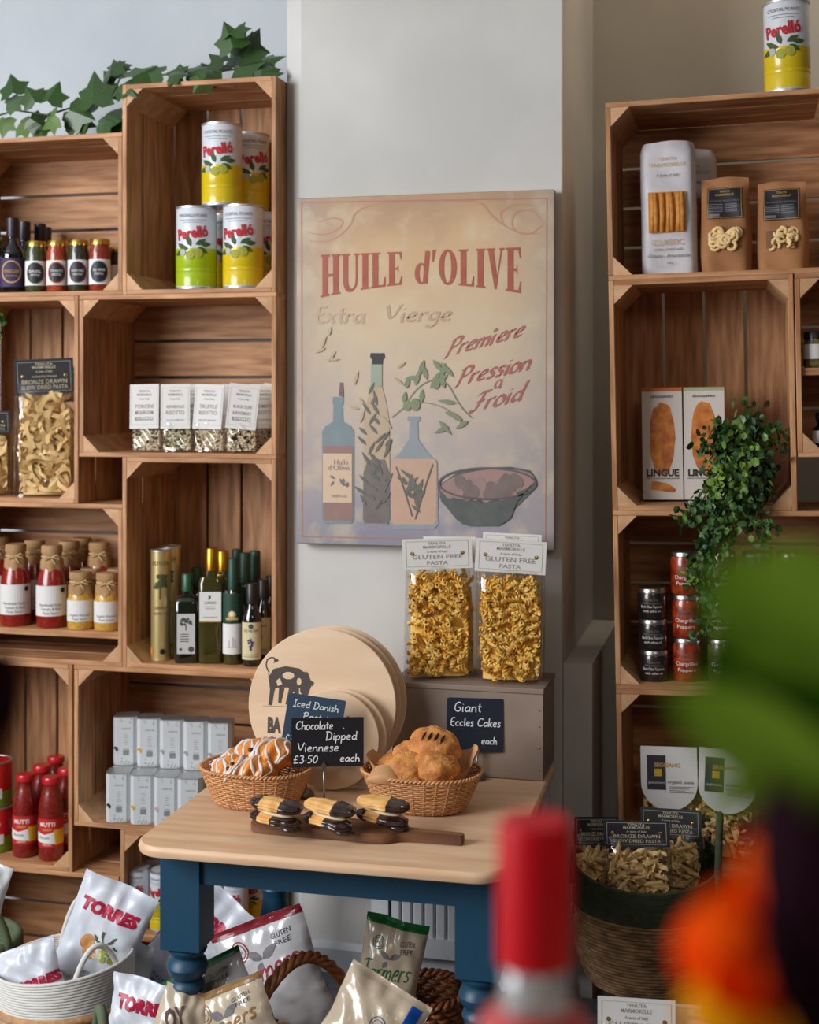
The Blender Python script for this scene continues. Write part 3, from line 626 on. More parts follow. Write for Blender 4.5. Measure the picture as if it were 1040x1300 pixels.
b = oilbottle('olive_oil_bottle', 'slender round oil bottle with dark green capsule and white lower label', .0215, .222, M_oil, M_dgl, 0, 0, .55, .42, .3, group='slender green-capsuled oil bottles'); put(b, 296, 2.70, z5, facing(296)-.12)
f = wrap(.0217); lay('green_label', P2().rect(-.03, .088, .03, .15, 14), M_dgl, f, b, .0005); lay('paper_label', P2().rect(-.026, .022, .026, .086, 14), M_paper, f, b, .0006)
lay('gold_crest', P2().ell(0, .105, .0085, .0085, 16).rect(-.013, .094, .013, .099, 4), K_gold, f, b, .0009); lay('crest_centre', P2().ell(0, .107, .005, .0055, 12), K_white, f, b, .0014); lay('label_print', P2().rect(-.012, .036, .012, .0367, 4).rect(-.006, .037, -.005, .052).rect(.002, .037, .003, .058).rect(.006, .037, .007, .054), K_grey, f, b, .001)
for px, Y, lab in ((311, 2.80, 'slender oil bottle in second row, green capsule above the front one'), (324, 2.84, 'slender oil bottle in back row, rightmost green capsule'), (301, 2.86, 'slender oil bottle deepest in the row, behind the front capsule')): put(dup(b, label=lab), px, Y, z5)
b = oilbottle('balsamic_bottle', 'round dark balsamic bottle with cream grape label, in front', .0205, .172, M_dglass, M_bcap, 0, 0, .58, .5, .25, group='dark balsamic bottles at the right end'); put(b, 320, 2.69, z5, facing(320)-.12)
f = wrap(.0207); lay('cream_label', P2().rect(-.025, .014, .025, .092, 14), ink((208, 196, 154)), f, b, .0005)
a = P2(); R = random.Random(3)
for k in range(20): yy = R.uniform(0, 1); a.ell(R.uniform(-.007, .007)*yy, .035+.022*yy, .0022, .0022, 8)
lay('printed_grapes', a, ink((70, 50, 110)), f, b, .001); lay('label_print', P2().text('DE NOVA', 0, .072, .006, width=.03).ell(0, .084, .005, .005).rect(-.015, .02, .015, .021, 4).rect(-.015, .024, .015, .025, 4), K_dgrey, f, b, .001)
for px, Y, lab in ((334, 2.755, 'dark balsamic bottle second in line behind the front one'), (345, 2.81, 'dark balsamic bottle third in line, near the crate side'), (354, 2.87, 'dark balsamic bottle last in line, in the corner')): put(dup(b, label=lab), px, Y, z5)
# passata
z7 = zB[1]+CT+.001; M_rl = mat('red_lid', (186, 20, 30), .35, coat=.3); M_pas = content('passata', (140, 22, 12), (98, 12, 8)); 
def passata(lab):
    t = thing('passata_bottle', lab, 'passata bottle', group='red-capped tomato passata bottles'); r, h = .0275, .178
    obj('glass_body', G().lathe([(r*.9, 0), (r, .005), (r, .022), (r*.96, .03), (r*.96, .095), (r, .1), (r*.98, .118), (r*.72, .146), (r*.6, .156), (r*.6, .166)], 28), M_pas, t, smooth=50)
    obj('lid', G().lathe([(r*.72, h-.013), (r*.74, h-.003), (r*.68, h), (0, h)], 24, cap=False), M_rl, t, smooth=40)
    f = wrap(r*.965+.0002)
    lay('red_label', P2().rect(-.038, .03, .038, .092, 16), ink((190, 26, 30)), f, t, .0004); lay('yellow_panel', P2().rect(.008, .036, .037, .068, 6), ink((226, 178, 30)), f, t, .0008)
    lay('white_panel', P2().poly([(-.036, .042), (.012, .038), (.008, .064), (-.012, .058), (-.036, .064)]), K_white, f, t, .001)
    lay('lettering', P2().text('MUTTI', -.006, .076, .0085, width=.034, bold=.03).text('PARMA', -.006, .034, .005, width=.02), K_white, f, t, .001)
    lay('small_lettering', P2().text('Passata', -.013, .049, .006, width=.024, shear=.3), ink((60, 90, 150)), f, t, .0014); lay('crest', P2().ell(-.006, .069, .012, .003, 12), ink((206, 110, 60)), f, t, .001)
    return t
pa = passata('red-capped passata bottle at the front, left of the front pair'); put(pa, 32, 2.70, z7, facing(32)-.1)
for px, Y, lab in ((65, 2.695, 'red-capped passata bottle at the front, right of the front pair'), (53, 2.775, 'passata bottle in second row between the front pair'), (85, 2.765, 'passata bottle in second row right of the front pair'), (71, 2.85, 'passata bottle in the back row, cap seen above the others'), (99, 2.84, 'passata bottle in the back row by the crate side')): put(dup(pa, label=lab), px, Y, z7, facing(px)-.1)
M_rt = mat('red_tin_print', (190, 24, 24), .4); M_gt = mat('green_tin_print', (120, 150, 34), .4)
def foodtin(lab, px, Y, z):
    t = thing('food_tin', lab, 'tin', group='stacked red and green tins at the left edge'); put(t, px, Y, z); r, h = .040, .098
    obj('can_body', G().lathe([(r*.97, 0), (r, .003), (r, h*.35)], 28), M_gt, t, smooth=40); obj('red_band', G().lathe([(r, h*.35), (r, h-.003), (r*.97, h)], 28), M_rt, t, smooth=40)
    obj('rim', G().lathe([(r*.97, h-.002), (r+.001, h-.002), (r+.001, h+.001), (r-.003, h+.001), (r-.004, h-.001), (0, h-.001)], 28, cap=False), M_silver, t, smooth=40)
    lay('lettering', P2().text('POMODORO', .008, h*.6, .01, width=.05), K_white, wrap(r), t, .0008); lay('white_flash', P2().rect(.02, h*.2, .04, h*.42, 4), K_white, wrap(r), t, .0008)
foodtin('red and green tin at the left edge, lower of two stacked', -6, 2.72, z7); foodtin('red and green tin at the left edge, upper of two stacked', -8, 2.72, z7+.1)
# white cartons
z8 = zA[1]+CT+.001; M_wb = mat('white_printed_tin', (200, 204, 206), .35, coat=.3)
def whitetin(lab):
    t = thing('white_oil_can', lab, 'can', group='small white eight-sided cans in two tiers'); w, h, c = .026, .105, .008
    o8 = [(-w, -w+c), (-w+c, -w), (w-c, -w), (w, -w+c), (w, w-c), (w-c, w), (-w+c, w), (-w, w-c)]
    obj('can_body', G().extr([(x*.97, y*.97) for x, y in o8], 0, .004).extr(o8, .004, h-.004).extr([(x*.97, y*.97) for x, y in o8], h-.004, h-.001), M_wb, t)
    obj('rim', G().extr([(x*.995, y*.995) for x, y in o8], h-.002, h), M_silver, t)
    f = flat(-w); R = random.Random(5)
    a = P2()
    for k in range(16): a.leaf(R.uniform(-.016, .014), R.choice([R.uniform(.004, .014), R.uniform(.088, .099)]), .004, .0016, R.uniform(0, 6))
    lay('leaf_print', a, ink((112, 128, 104)), f, t, .0004)
    a = P2().text('OLIVE OIL', .003, .078, .0035, width=.02)
    for k in range(9): a.rect(-.004+k*.0015, .022, -.0034+k*.0015+.0004*(k % 2), .034)
    a.rect(-.003, .036, .008, .037)
    for k in range(5): a.rect(-.002, .045+k*.005, .008-.002*(k % 3), .0458+k*.005)
    lay('small_print', a, K_grey, f, t, .0004)
    return t
wb = whitetin('small white can'); CANS = [dup(wb) for _ in range(13)]+[wb]
sp = {'black': (24, 24, 24), 'yellow': (214, 160, 20), 'plain': (150, 155, 150), 'pink': (206, 160, 160)}
def wcan(px, Y, z, lab, spot):
    o = CANS.pop()
    o['label'] = lab; put(o, px, Y, z, facing(px)-.16)
    lay('printed_motif', P2().leaf(-.021, .035, .007, .007, 1.5).ell(-.0175, .035, .003, .005, 8), ink(sp[spot]), flat(-.026), o, .0005)
for i, (px, s_) in enumerate(((152, 'black'), (183, 'yellow'), (213, 'pink'), (243, 'plain'))): wcan(px, 2.685, z8, 'white can in the lower tier, %s from the left' % ['first', 'second', 'third', 'fourth'][i], s_)
for i, (px, s_) in enumerate(((161, 'black'), (191, 'yellow'), (220, 'plain'), (250, 'plain'), (281, 'plain'))): wcan(px, 2.745, z8+.106, 'white can in the upper tier, %s from the left' % ['first', 'second', 'third', 'fourth', 'fifth'][i], s_)
for i, px in enumerate((161, 191, 220, 250, 281)): wcan(px, 2.745, z8, 'white can hidden in the lower tier under upper can, %s from the left' % ['first', 'second', 'third', 'fourth', 'fifth'][i], 'plain')
# ------------------------------------------------------------------ right-hand shelves
zr1, zr2, zr3, zr4 = zR[4]+CT+.001, zR[3]+CT+.001, zR[2]+CT+.001, zR[1]+CT+.001
M_tissue = mat('white_waxed_paper', (206, 202, 204), .5, bump=.5, bscale=30, c2=(190, 186, 190), nscale=30); M_bread = mat('baked_breadstick', (216, 150, 66), .7, c2=(178, 108, 40), nscale=60)
t = thing('breadstick_pack', 'white paper pack of breadsticks with a clear window, on the right shelf', 'pack', group=None); put(t, 856, 2.72, zr1, facing(856)-.05, True); bw, bh, bd = .108, .262, .05
def bp(u, v, s_):
    k = 1 if v < .93 else 1-(v-.93)*5; e = .004*math.sin(11*v+3*u)*(1 if v > .02 else 0)
    return (u*bw/2*(1 if v > .97 or v < .97 else 1)*(1-.10*max(0, v-.93)/.07), s_*bd/2*k*(1-abs(u)**8)**.5+e*.5, v*bh+(.0015*math.sin(3*u+1) if v > .97 else 0))
g = G().surf(lambda u, v: bp(u, v, -1), 16, 26, u0=-1, u1=1).surf(lambda u, v: bp(u, v, 1), 16, 12, u0=1, u1=-1); obj('paper_wrap', g, M_tissue, t, smooth=True)
lay('clear_window', P2().rect(-.038, .082, .034, .162), ink((196, 132, 56), .3), flat(-bd/2), t, .003)
g0 = [G().tube([(0, -bd/2-.004, .084), (.001, -bd/2-.006, .12), (0, -bd/2-.004, .160)], [.0045, .0055, .0045], 8)]
for k in range(7): obj('breadstick', g0[0], M_bread, t, (-.033+k*.0103+rnd.uniform(-.001, .001), 0, 0), (0, rnd.uniform(-.03, .03), 0), smooth=True)
lay('gold_lettering', P2().text('TENUTA', 0, .224, .006, width=.035).text('MARMORELLE', 0, .212, .007, width=.07).text('CLASSIC', -.002, .058, .011, width=.062), K_gold, flat(-bd/2), t, .0035)
lay('lettering', P2().text('A taste of Italy', 0, .192, .006, width=.045, shear=.4).text('HAND STRETCHED', 0, .047, .0045, width=.055).text('Grissini - Breadsticks', 0, .034, .0065, width=.082, shear=.4).text('200 g', .002, .021, .004, width=.012), K_dgrey, flat(-bd/2), t, .0035)
t2 = dup(t, label='white breadstick pack standing behind the front pack'); put(t2, 884, 2.83, zr1, facing(884)+.1, True)
M_krb = mat('brown_kraft_bag', (170, 118, 74), .75, c2=(150, 100, 60), nscale=12, bump=.4, bscale=14); M_tar = mat('ring_biscuit', (232, 200, 142), .6)
def kraft(lab, px, h, seed, shape):
    t = thing('paper_bag', lab, 'paper bag', group='brown paper bags with black labels'); put(t, px, 2.715, zr1, facing(px)-.05, True); W, D = .094, .05
    R = random.Random(seed)
    def s_(u, v, s__):
        k = 1 if v < .7 else max(.08, 1-(v-.7)/.26); ww = W/2*(1+.09*math.exp(-((v-.3)/.3)**2)-.04)
        return (u*ww, s__*D/2*k*(1-abs(u)**6)**.5+.003*math.sin(10*v+4*u+seed), v*h+(.0015*math.sin(3*u+seed) if v > .98 else 0))
    obj('bag_body', G().surf(lambda u, v: s_(u, v, -1), 14, 20, u0=-1, u1=1).surf(lambda u, v: s_(u, v, 1), 14, 10, u0=1, u1=-1), M_krb, t, smooth=True)
    F = lambda a, b: (Vector(s_(a/(W/2), b/h, -1)), (0, -1, 0)); F.e = .005; F.both = True; y0 = h*.56
    lay('black_label', P2().rect(-.034, y0, .034, y0+.031, 8).rect(-.034, y0+.031, .034, y0+.062, 8), M_blackcard, F, t, .0025)
    lay('label_border', P2().frame(-.0325, y0+.0015, .0325, y0+.0605, .0007, 8), K_gold, F, t, .0032)
    lay('lettering', P2().text('TENUTA', 0, y0+.052, .004, width=.02).text('MARMORELLE', 0, y0+.045, .0045, width=.036), K_gold, F, t, .0036)
    a = P2().text('AUTHENTIC ITALIAN TARALLI', 0, y0+.033, .0035, width=.058).rect(-.03, y0+.004, -.01, y0+.009)
    for k in range(5): a.rect(-.03, y0+.013+k*.0035, -.004, y0+.0145+k*.0035).rect(0, y0+.013+k*.0035, .024, y0+.0142+k*.0035)
    lay('small_lettering', a, K_grey, F, t, .0036)
    lay('clear_window', P2().rect(-.028, h*.25, .028, h*.44, 6), ink((120, 80, 46)), F, t, .0012)
    for k in range(20):
        x, z = R.uniform(-.023, .023), R.uniform(h*.27, h*.43); y = s_(x/(W/2), z/h, -1)[1]
        g = G()
        if shape: g.tube([(.008*math.cos(a), 0, .008*math.sin(a)) for a in [TAU*q/12 for q in range(12)]], .0036, 7, True)
        else: g.tube([(.008*math.cos(a), 0, .008*math.sin(a)) for a in [PI*q/7 for q in range(8)]], [.002, .003, .0035, .0036, .0035, .0033, .003, .0018], 7)
        obj('biscuit', g, M_tar, t, (x, y-.002-k*.0003, z), (R.uniform(-.5, .5), R.uniform(0, 6), 0), smooth=True)
kraft('brown paper bag of ring biscuits, left and taller of the two', 928, .186, 1, True); kraft('brown paper bag of curled nuts, right and shorter of the two', 1000, .172, 2, False)
# cracker cartons
M_cart = mat('matt_white_carton', (206, 196, 186), .6); M_crk = mat('baked_cracker_print', (206, 124, 40), .6, c2=(164, 84, 24), nscale=60)
def lingue(lab, px, stripe, rot):
    t = thing('cracker_carton', lab, 'carton', group='tall cracker cartons'); put(t, px, 2.74, zr2, facing(px)-.06, True); w, h, d = .079, .222, .045
    t.rotation_euler = (-.055, -LEAN+rot, facing(px)-.06); t.location.z += .0035
    obj('carton_body', G().box((-w/2, 0, .0), (w/2, d, h)), M_cart, t)
    obj('top_stripe', G().box((-w/2-.0003, -.0004, h-.006), (w/2+.0003, d, h+.0004)), stripe, t); obj('orange_edge', G().box((-w/2-.0003, -.0005, h), (w/2+.0003, d, h+.0014)), ink((190, 96, 40)), t)
    F = flat(0); R = random.Random(int(px)); a = P2(); pts = []
    for k in range(26): q = TAU*k/26; rr = 1+R.uniform(-.05, .05); pts.append((.025*rr*math.copysign(abs(math.cos(q))**.8, math.cos(q)), h*.55+.073*rr*math.sin(q)*(.97)))
    a.poly(pts); a.poly([(-.024, .02), (.022, .014), (.026, .02), (.01, .032), (-.022, .038)]) if rot == 0 else None
    lay('cracker_picture', a, M_crk, F, t, .0004)
    lay('lettering', P2().text('SEGGIANO', 0, h*.915, .0045, width=.044, bold=.02).text('LINGUE', 0, .047, .013, width=.064, bold=.04).text('hand stretched handmade', 0, .041, .0035, width=.066), K_black, F, t, .0008)
lingue('white cracker carton with an orange top stripe, left of the pair', 842, ink((190, 96, 40)), 0); lingue('white cracker carton with a pale green stripe, half behind the plant', 895, ink((150, 170, 130)), .0032)
# jars in the third right crate
M_dj = content('dark_olive_paste', (20, 17, 17), (30, 24, 24)); M_rj = content('red_pepper_jar', (120, 22, 10), (160, 60, 16), 60); M_gj = content('green_vegetable_jar', (70, 74, 28), (104, 96, 42), 60); M_yj = content('yellow_vegetable_jar', (140, 118, 36), (150, 130, 56), 60)
M_slid = mat('silver_lid', (188, 184, 176), .3, 1)
def sj(lab, px, Y, z, r, h, m, grp, words, right=True):
    t = jar('preserve_jar', lab, r, h, m, M_slid, grp, neck=.9, lidh=.009, shoulder=.84); put(t, px, Y, z, facing(px)-.05, right)
    f = wrap(r+.0002); a = P2().text(words[0], 0, h*.38, h*.09, width=r*1.5).text(words[1], 0, h*.24, h*.08, width=r*1.2); lay('lettering', a, K_white, f, t, .0006)
    lay('small_lettering', P2().text('TENUTA', 0, h*.6, h*.07, width=r*.9).text('MARMORELLE', 0, h*.5, h*.06, width=r*1.2), ink((130, 120, 110)), f, t, .0006); return t
for k, n in enumerate(('lowest', 'middle', 'topmost')): sj('small black olive paste jar, %s of the leftmost stack' % n, 827-k*.6, 2.70, zr3+k*.0605, .029, .0595, M_dj, 'stacked black olive paste jars', ('Black Olive Tapenade', 'with olive oil'))
for px, m, nm, wd in ((869, M_rj, 'red pepper', 'Chargrilled'), (914, M_gj, 'green vegetable', 'Grilled'), (960, M_gj, 'green artichoke', 'Artichoke'), (1003, M_yj, 'yellow vegetable', 'Marinated')):
    for k, n in enumerate(('lowest', 'middle', 'topmost')):
        sj('%s jar with silver lid, %s in its stack%s' % (nm, n, ' beside the black jars' if px < 900 else ''), px, 2.71, zr3+k*.084, .029, .083, m, '%s jars in a stack of three' % nm, (wd, 'Peppers' if px < 900 else 'Vegetables'))
# the far right crate
zr6 = zR[3]+CL-CW+.169; M_herb = content('herb_jar', (120, 110, 60), (70, 60, 30), 90)
t = jar('spice_jar', 'small jar with black lid and white label at the right edge', .021, .068, M_herb, M_bcap, None, neck=.85, lidh=.014, shoulder=.7); put(t, 1038, 2.69, zr6, -.1, True)
lay('paper_label', P2().rect(-.03, .016, .03, .044, 12), M_card, wrap(.0212), t, .0004)
t = jar('spice_jar', 'dark jar with white label below the middle board, at right edge', .02, .07, M_dglass, M_bcap, None, neck=.6, lidh=.014, shoulder=.6); put(t, 1047, 2.70, zR[3]+CL-CW+.013, -.1, True)
lay('paper_label', P2().rect(-.028, .012, .03, .036, 12), M_card, wrap(.0202), t, .0004)
# bags with rounded cards in the fourth crate
def dome(lab, px, rz, name):
    t = thing('organic_pasta_bag', lab, 'pasta bag', group='organic pasta bags with rounded cards'); put(t, px, 2.71, zr4, facing(px), True)
    bag_film(t, .125, .19, .07, int(px)); fill(t, 'shell_pasta', PEN, 130, .1, .13, .06, M_pen, int(px), z0=.01)
    c = obj('rounded_card', G().extr([(-.054, .135), (-.054, .07)]+[(-.054*math.cos(PI*k/16), .065-.052*math.sin(PI*k/16)) for k in range(17)]+[(.054, .135)], -.0006, .0006, T(rx=PI/2)), M_card, t, (0, -.040, .085), (-.08, rz, 0))
    F = flat(-.0006); lay('dark_panel', P2().rect(-.042, .052, -.006, .118), ink((46, 40, 52)), F, c, .0004)
    lay('lettering', P2().text('SEGGIANO', -.003, .096, .0075, width=.05, bold=.03), K_gold, F, c, .0008); lay('yellow_square', P2().rect(-.028, .078, -.014, .092), ink((196, 160, 40)), F, c, .0008)
    a = P2().text('organic pasta', .022, .065, .006, width=.05)
    for k in range(4): a.rect(0, .058-k*.0035, .046-.008*(k % 3), .059-k*.0035)
    lay('small_lettering', a, K_dgrey, F, c, .0008); lay('panel_lettering', P2().text(name, -.024, .064, .0045, width=.03), K_white, F, c, .0008)
dome('organic pasta bag with straight rounded white card, left', 843, .0, 'paccheri'); dome('organic pasta bag with tilted rounded white card, right', 914, .05, 'tagliatelle')
# right basket and what stands in it
M_grn = mat('dark_green_rope', (52, 60, 34), .85, c2=(40, 46, 26), nscale=60, bump=.5, bscale=120); M_sea = mat('woven_seagrass', (140, 108, 74), .85, c2=(92, 66, 42), nscale=30, stretch=(1, 1, 3), bump=.6, bscale=60)
def coil(R_, z0, z1_, n, r, sag=None, rb=None, seg=64, twist=0):
    """stacked rope turns; returns G"""
    g = G()
    for j in range(n):
        t_ = (j+.5)/n; rad = R_(z0+(z1_-z0)*t_)
        pts = []
        for k in range(seg):
            a = TAU*k/seg; z = z0+(z1_-z0)*t_; z += (sag(a)*((z-z0)/(z1_-z0)) if sag else 0)
            rr = rad*(1+(twist*math.sin(a*40+j*2.4)))
            pts.append((rr*math.cos(a), rr*math.sin(a), z))
        g.tube(pts, r, 6, True, flat=1)
    return g
by = 2.50; bx = jx(820, by); BZ = PZ+.13
bk = thing('rope_basket', 'dark green rimmed seagrass basket on the floor, full of pasta bags', 'basket', (bx, by, BZ+.001), (0, 0, 0))
Rb = lambda z: .095+.037*min(1, max(0, z)/.09)**.55
obj_ = thing('low_step', 'small low wooden step mostly hidden under the green rimmed basket', 'step', (bx+.02, by+.02, PZ+.001)); obj('step_body', G().box((-.07, -.07, 0), (.07, .09, .128)), M_wood, obj_)
obj('seagrass_body', coil(Rb, .004, .142, 22, .0038, twist=.009), M_sea, bk, smooth=True, kind='stuff')
sg = lambda a: .045*math.sin(a)*.9+.012*math.cos(2*a)
obj('green_rim', coil(Rb, .142, .226, 15, .0034, sag=lambda a: .022*math.sin(a)-.004), M_grn, bk, smooth=True, kind='stuff')
obj('basket_bottom', G().lathe([(0, .002), (.095, .003), (.095, .009), (0, .009)], 32), M_sea, bk)
for s_ in (1,): obj('handle', G().tube([(.128+.004*math.sin(PI*k/10), s_*(-.06+.10*k/10), .18+.13*math.sin(PI*k/10)) for k in range(11)], .0065, 7), M_grn, bk, smooth=True)
obj('handle', G().tube([(-.129, (-.05+.10*k/10), .18+.03*math.sin(PI*k/10)) for k in range(11)], .0065, 7), M_grn, bk, smooth=True)
def hbag(name, lab, group, px, py_top, Y, w, h, hd, dark, lines, piece, n, m, seed, rot=(0, 0, 0), z=None, d=.06, pname='pasta', rights=False, flt=None, sc=(.9, 1.1), pw=.86):
    """pasta bag placed by the top of its header card"""
    X, Z = XZ(px, py_top, Y); t = thing(name, lab, 'pasta bag', (X, Y, Z-h if z is None else z), rot, group)
    H = h if z is None else Z-z
    bag_film(t, w, H-hd*.5, d, seed, top=.78); fill(t, pname, piece, n, w*pw, (H-hd)*.97-.004, d*.92, m, seed, z0=.012, flatten=flt, sc=sc)
    gcard(t, w*.97, hd, dark, lines, (0, -.008, H-hd), rx=-.05); return t
LB = [('TENUTA', .80, .09, .26), ('MARMORELLE', .68, .10, .4), ('A taste of Italy', .55, .07, .3), ('BRONZE DRAWN', .34, .13, .7), ('SLOW DRIED PASTA', .16, .12, .72)]
hbag('penne_bag', 'penne bag with black card in the green basket, front centre', 'penne bags in the green rimmed basket', 812, 1043, 2.43, .12, .19, .045, True, LB, PEN, 150, M_pen, 21, (-.06, -.03, .1), pname='penne')
hbag('penne_bag', 'penne bag with black card at the left of the green basket', 'penne bags in the green rimmed basket', 752, 1038, 2.47, .085, .185, .05, True, LB, PEN, 100, M_pen, 22, (-.05, .05, .4), pname='penne')
hbag('penne_bag', 'penne bag behind the front centre one in the green basket', 'penne bags in the green rimmed basket', 856, 1028, 2.53, .115, .185, .05, True, LB, PEN, 130, M_pen, 23, (-.05, -.04, -.1), pname='penne')
for px, lab, m in ((882, 'dark preserve jar with gold lid behind the basket handle', M_dj), (938, 'dark red sauce jar with gold lid right of the basket handle', content('dark_sauce', (54, 16, 12), (70, 24, 14)))):
    t = jar('sauce_jar', lab, .032, .10, m, M_goldlid, 'gold lidded dark jars at the lower right', neck=.86); X, Z = XZ(px, 1033, 2.66); t.location = lean(jx(px, 2.72), 2.72, zr4); 
    lay('lettering', P2().text('ORGANIC', 0, .045, .006, width=.03).text('TOMATO', 0, .034, .006, width=.03).text('& BASIL', 0, .024, .005, width=.02), K_lt, wrap(.0322), t, .0006)
M_pink = mat('rosy_pasta', (206, 150, 116), .6, c2=(186, 120, 96), nscale=30)
cb = thing('pasta_bag', 'clear bag of rosy pasta with a yellow ribbon at lower right', 'pasta bag', (jx(1000, 2.36), 2.36, PZ+.13), (-.1, .25, .1)); bag_film(cb, .13, .235, .07, 31); fill(cb, 'pasta_pieces', PEN, 150, .11, .17, .062, M_pink, 31)
obj('yellow_ribbon', G().tube([(-.07, -.03, .16), (-.05, -.045, .175), (-.03, -.04, .15), (-.05, -.045, .13), (-.07, -.03, .15)], .010, 4, flat=.2), ink((206, 160, 20)), cb)
gcard(cb, .10, .05, True, LB, (.07, -.03, .19), rx=-.1, ry=-.5)
cb2 = thing('pasta_bag', 'clear bag with a low black card right of the green basket', 'pasta bag', (jx(955, 2.33), 2.33, PZ+.001), (-.05, .06, 0)); bag_film(cb2, .12, .22, .06, 33); fill(cb2, 'pasta_pieces', PEN, 140, .1, .15, .055, M_pink, 33)
gcard(cb2, .085, .055, True, LB, (0, -.04, .19), rx=-.05)
st_ = thing('low_stool', 'small dark stool hidden behind the green basket, carrying a pasta bag', 'stool', (jx(1000, 2.4), 2.42, PZ+.001)); obj('seat', G().box((-.07, -.09, .105), (.09, .09, .125)), M_wood, st_)
for a in (-.06, .08):
    for b_ in (-.08, .08): obj('leg', G().box((a-.01, b_-.01, 0), (a+.01, b_+.01, .105)), M_wood, st_)
# white cards at the bottom edge
LW = [('TENUTA', .80, .08, .26), ('MARMORELLE', .68, .09, .4), ('A taste of Italy', .54, .07, .3), ('GLUTEN FREE', .33, .14, .72), ('PASTA', .14, .12, .3)]
hbag('fusilli_bag', 'white carded pasta bag on the floor in front of the green basket', 'white carded pasta bags on the floor', 808, 1269, 2.16, .125, .24, .07, False, LW, FUS, 60, M_fus, 41, (-.04, 0, .1), z=PZ+.001, pname='fusilli', d=.05)
hbag('fusilli_bag', 'white carded pasta bag on the floor, right and partly behind another', 'white carded pasta bags on the floor', 890, 1278, 2.19, .10, .24, .07, False, LW, FUS, 50, M_fus, 42, (-.04, 0, .1), z=PZ+.001, pname='fusilli', d=.05)
# ------------------------------------------------------------------ the table
TZ = EYE-.718; TX0, TX1, TY0, TY1 = -.964, -.356, 1.985, 2.655
M_top = mat('scrubbed_pine', (230, 196, 162), .45, c2=(212, 172, 134), nscale=4, stretch=(1.2, 10, 10), bump=.15, bscale=10, detail=6); M_blue = mat('blue_eggshell_paint', (20, 66, 92), .45)
tb = thing('table', 'small square-topped table with pine top and blue painted turned legs', 'table', ((TX0+TX1)/2, (TY0+TY1)/2, PZ+.001), .018)
TH = TZ-PZ-.001; W2, D2 = (TX1-TX0)/2, (TY1-TY0)/2
def rrect(w, d, r, n=7):
    p = []
    for cx_, cy_, a0 in ((w-r, d-r, 0), (-w+r, d-r, PI/2), (-w+r, -d+r, PI), (w-r, -d+r, 1.5*PI)):
        for k in range(n+1): a = a0+PI/2*k/n; p.append((cx_+r*math.cos(a), cy_+r*math.sin(a)))
    return p
g = G(); rings = [(0, -.018, .006), (0, -.016, .002), (0, -.009, 0), (0, -.003, .0015), (0, 0, .005)]
P = []
for _, z, ins in rings: P.append([(x, y, z) for x, y in rrect(W2-ins, D2-ins, .055-ins)])
n = len(P[0]); v = sum(P, []); f = [(j*n+k, j*n+(k+1) % n, (j+1)*n+(k+1) % n, (j+1)*n+k) for j in range(4) for k in range(n)]
g.add(v, f+[tuple(range(n-1, -1, -1)), tuple(4*n+k for k in range(n))]); obj('table_top', g, M_top, tb, (0, 0, TH), smooth=40)
at = TH-.018; lw = .034; lx, ly = W2-.024-lw, D2-.075-lw
g = G().box((-lw, -lw, at-.175), (lw, lw, at-.0005))
prof = [(.027, at-.178), (.033, at-.182), (.030, at-.188), (.024, at-.190), (.024, at-.194), (.031, at-.200), (.0345, at-.210), (.031, at-.222), (.024, at-.228), (.022, at-.232), (.027, at-.236), (.029, at-.242), (.026, at-.25), (.024, at-.26), (.031, at-.30), (.030, at-.34), (.018, at-.41), (.023, at-.418), (.019, at-.426), (.014, .001)]
prof = [(r, max(z, 0)) for r, z in prof]; prof = [(lw*.92, at-.1745)]+prof; g.lathe(prof[::-1], 24); lm = mesh('leg', g, M_blue, 35)
for sx in (-1, 1):
    for sy in (-1, 1): obj('leg', lm, None, tb, (sx*lx, sy*ly, 0))
for sx in (-1, 1): obj('apron', G().box((sx*(W2-.030)-(.02 if sx > 0 else 0), -ly+lw, at-.065), (sx*(W2-.030)+(.02 if sx < 0 else 0), ly-lw, at-.0005)), M_blue, tb)
for sy in (-1, 1): obj('apron', G().box((-lx+lw, sy*(ly+lw-.008)-(.018 if sy > 0 else 0), at-.065), (lx-lw, sy*(ly+lw-.008)+(.018 if sy < 0 else 0), at-.0005)), M_blue, tb)
ZT = TZ+.001
def onT(px, py): return XY(px, py, ZT)
# grey painted box
M_gbox = mat('taupe_painted_wood', (146, 128, 114), .6, c2=(128, 111, 98), nscale=7, bump=.35, bscale=40)
BX0, BYf = XY(499, 975, ZT); BX1, _y = XY(689, 992, ZT); BYf = _y; BX0 = XZ(498, 900, BYf)[0]; BH = XZ(689, 882, BYf)[1]-ZT; BD = min(.155, 2.648-BYf)
gb = thing('wooden_box', 'taupe painted wooden box at the back of the table carrying pasta bags', 'box', ((BX0+BX1)/2, BYf+BD/2, ZT)); bw2 = (BX1-BX0)/2
obj('front_board', G().plank(BX1-BX0, BH, .012, .0015, T(rx=PI/2)), M_gbox, gb, (0, -BD/2+.006, BH/2)); obj('back_board', G().plank(BX1-BX0, BH, .012, .0015, T(rx=PI/2)), M_gbox, gb, (0, BD/2-.006, BH/2))
for s_ in (-1, 1): obj('side_board', G().box((-.006, -BD/2+.012, 0), (.006, BD/2-.012, BH)), M_gbox, gb, (s_*(bw2-.0062), 0, 0))
obj('top_board', G().plank(BX1-BX0+.004, BD+.002, .010, .0015), M_gbox, gb, (0, -.001, BH+.005))
nm = mesh('nail', G().lathe([(.0016, 0), (.0014, .0008), (0, .001)], 8, T(rx=PI/2)), ink((70, 60, 54)))
for x in (-bw2+.006, bw2-.006):
    for z in (.02, .06, .1, .13): obj('nail', nm, None, gb, (x, -BD/2, z))
ZB = ZT+BH+.011
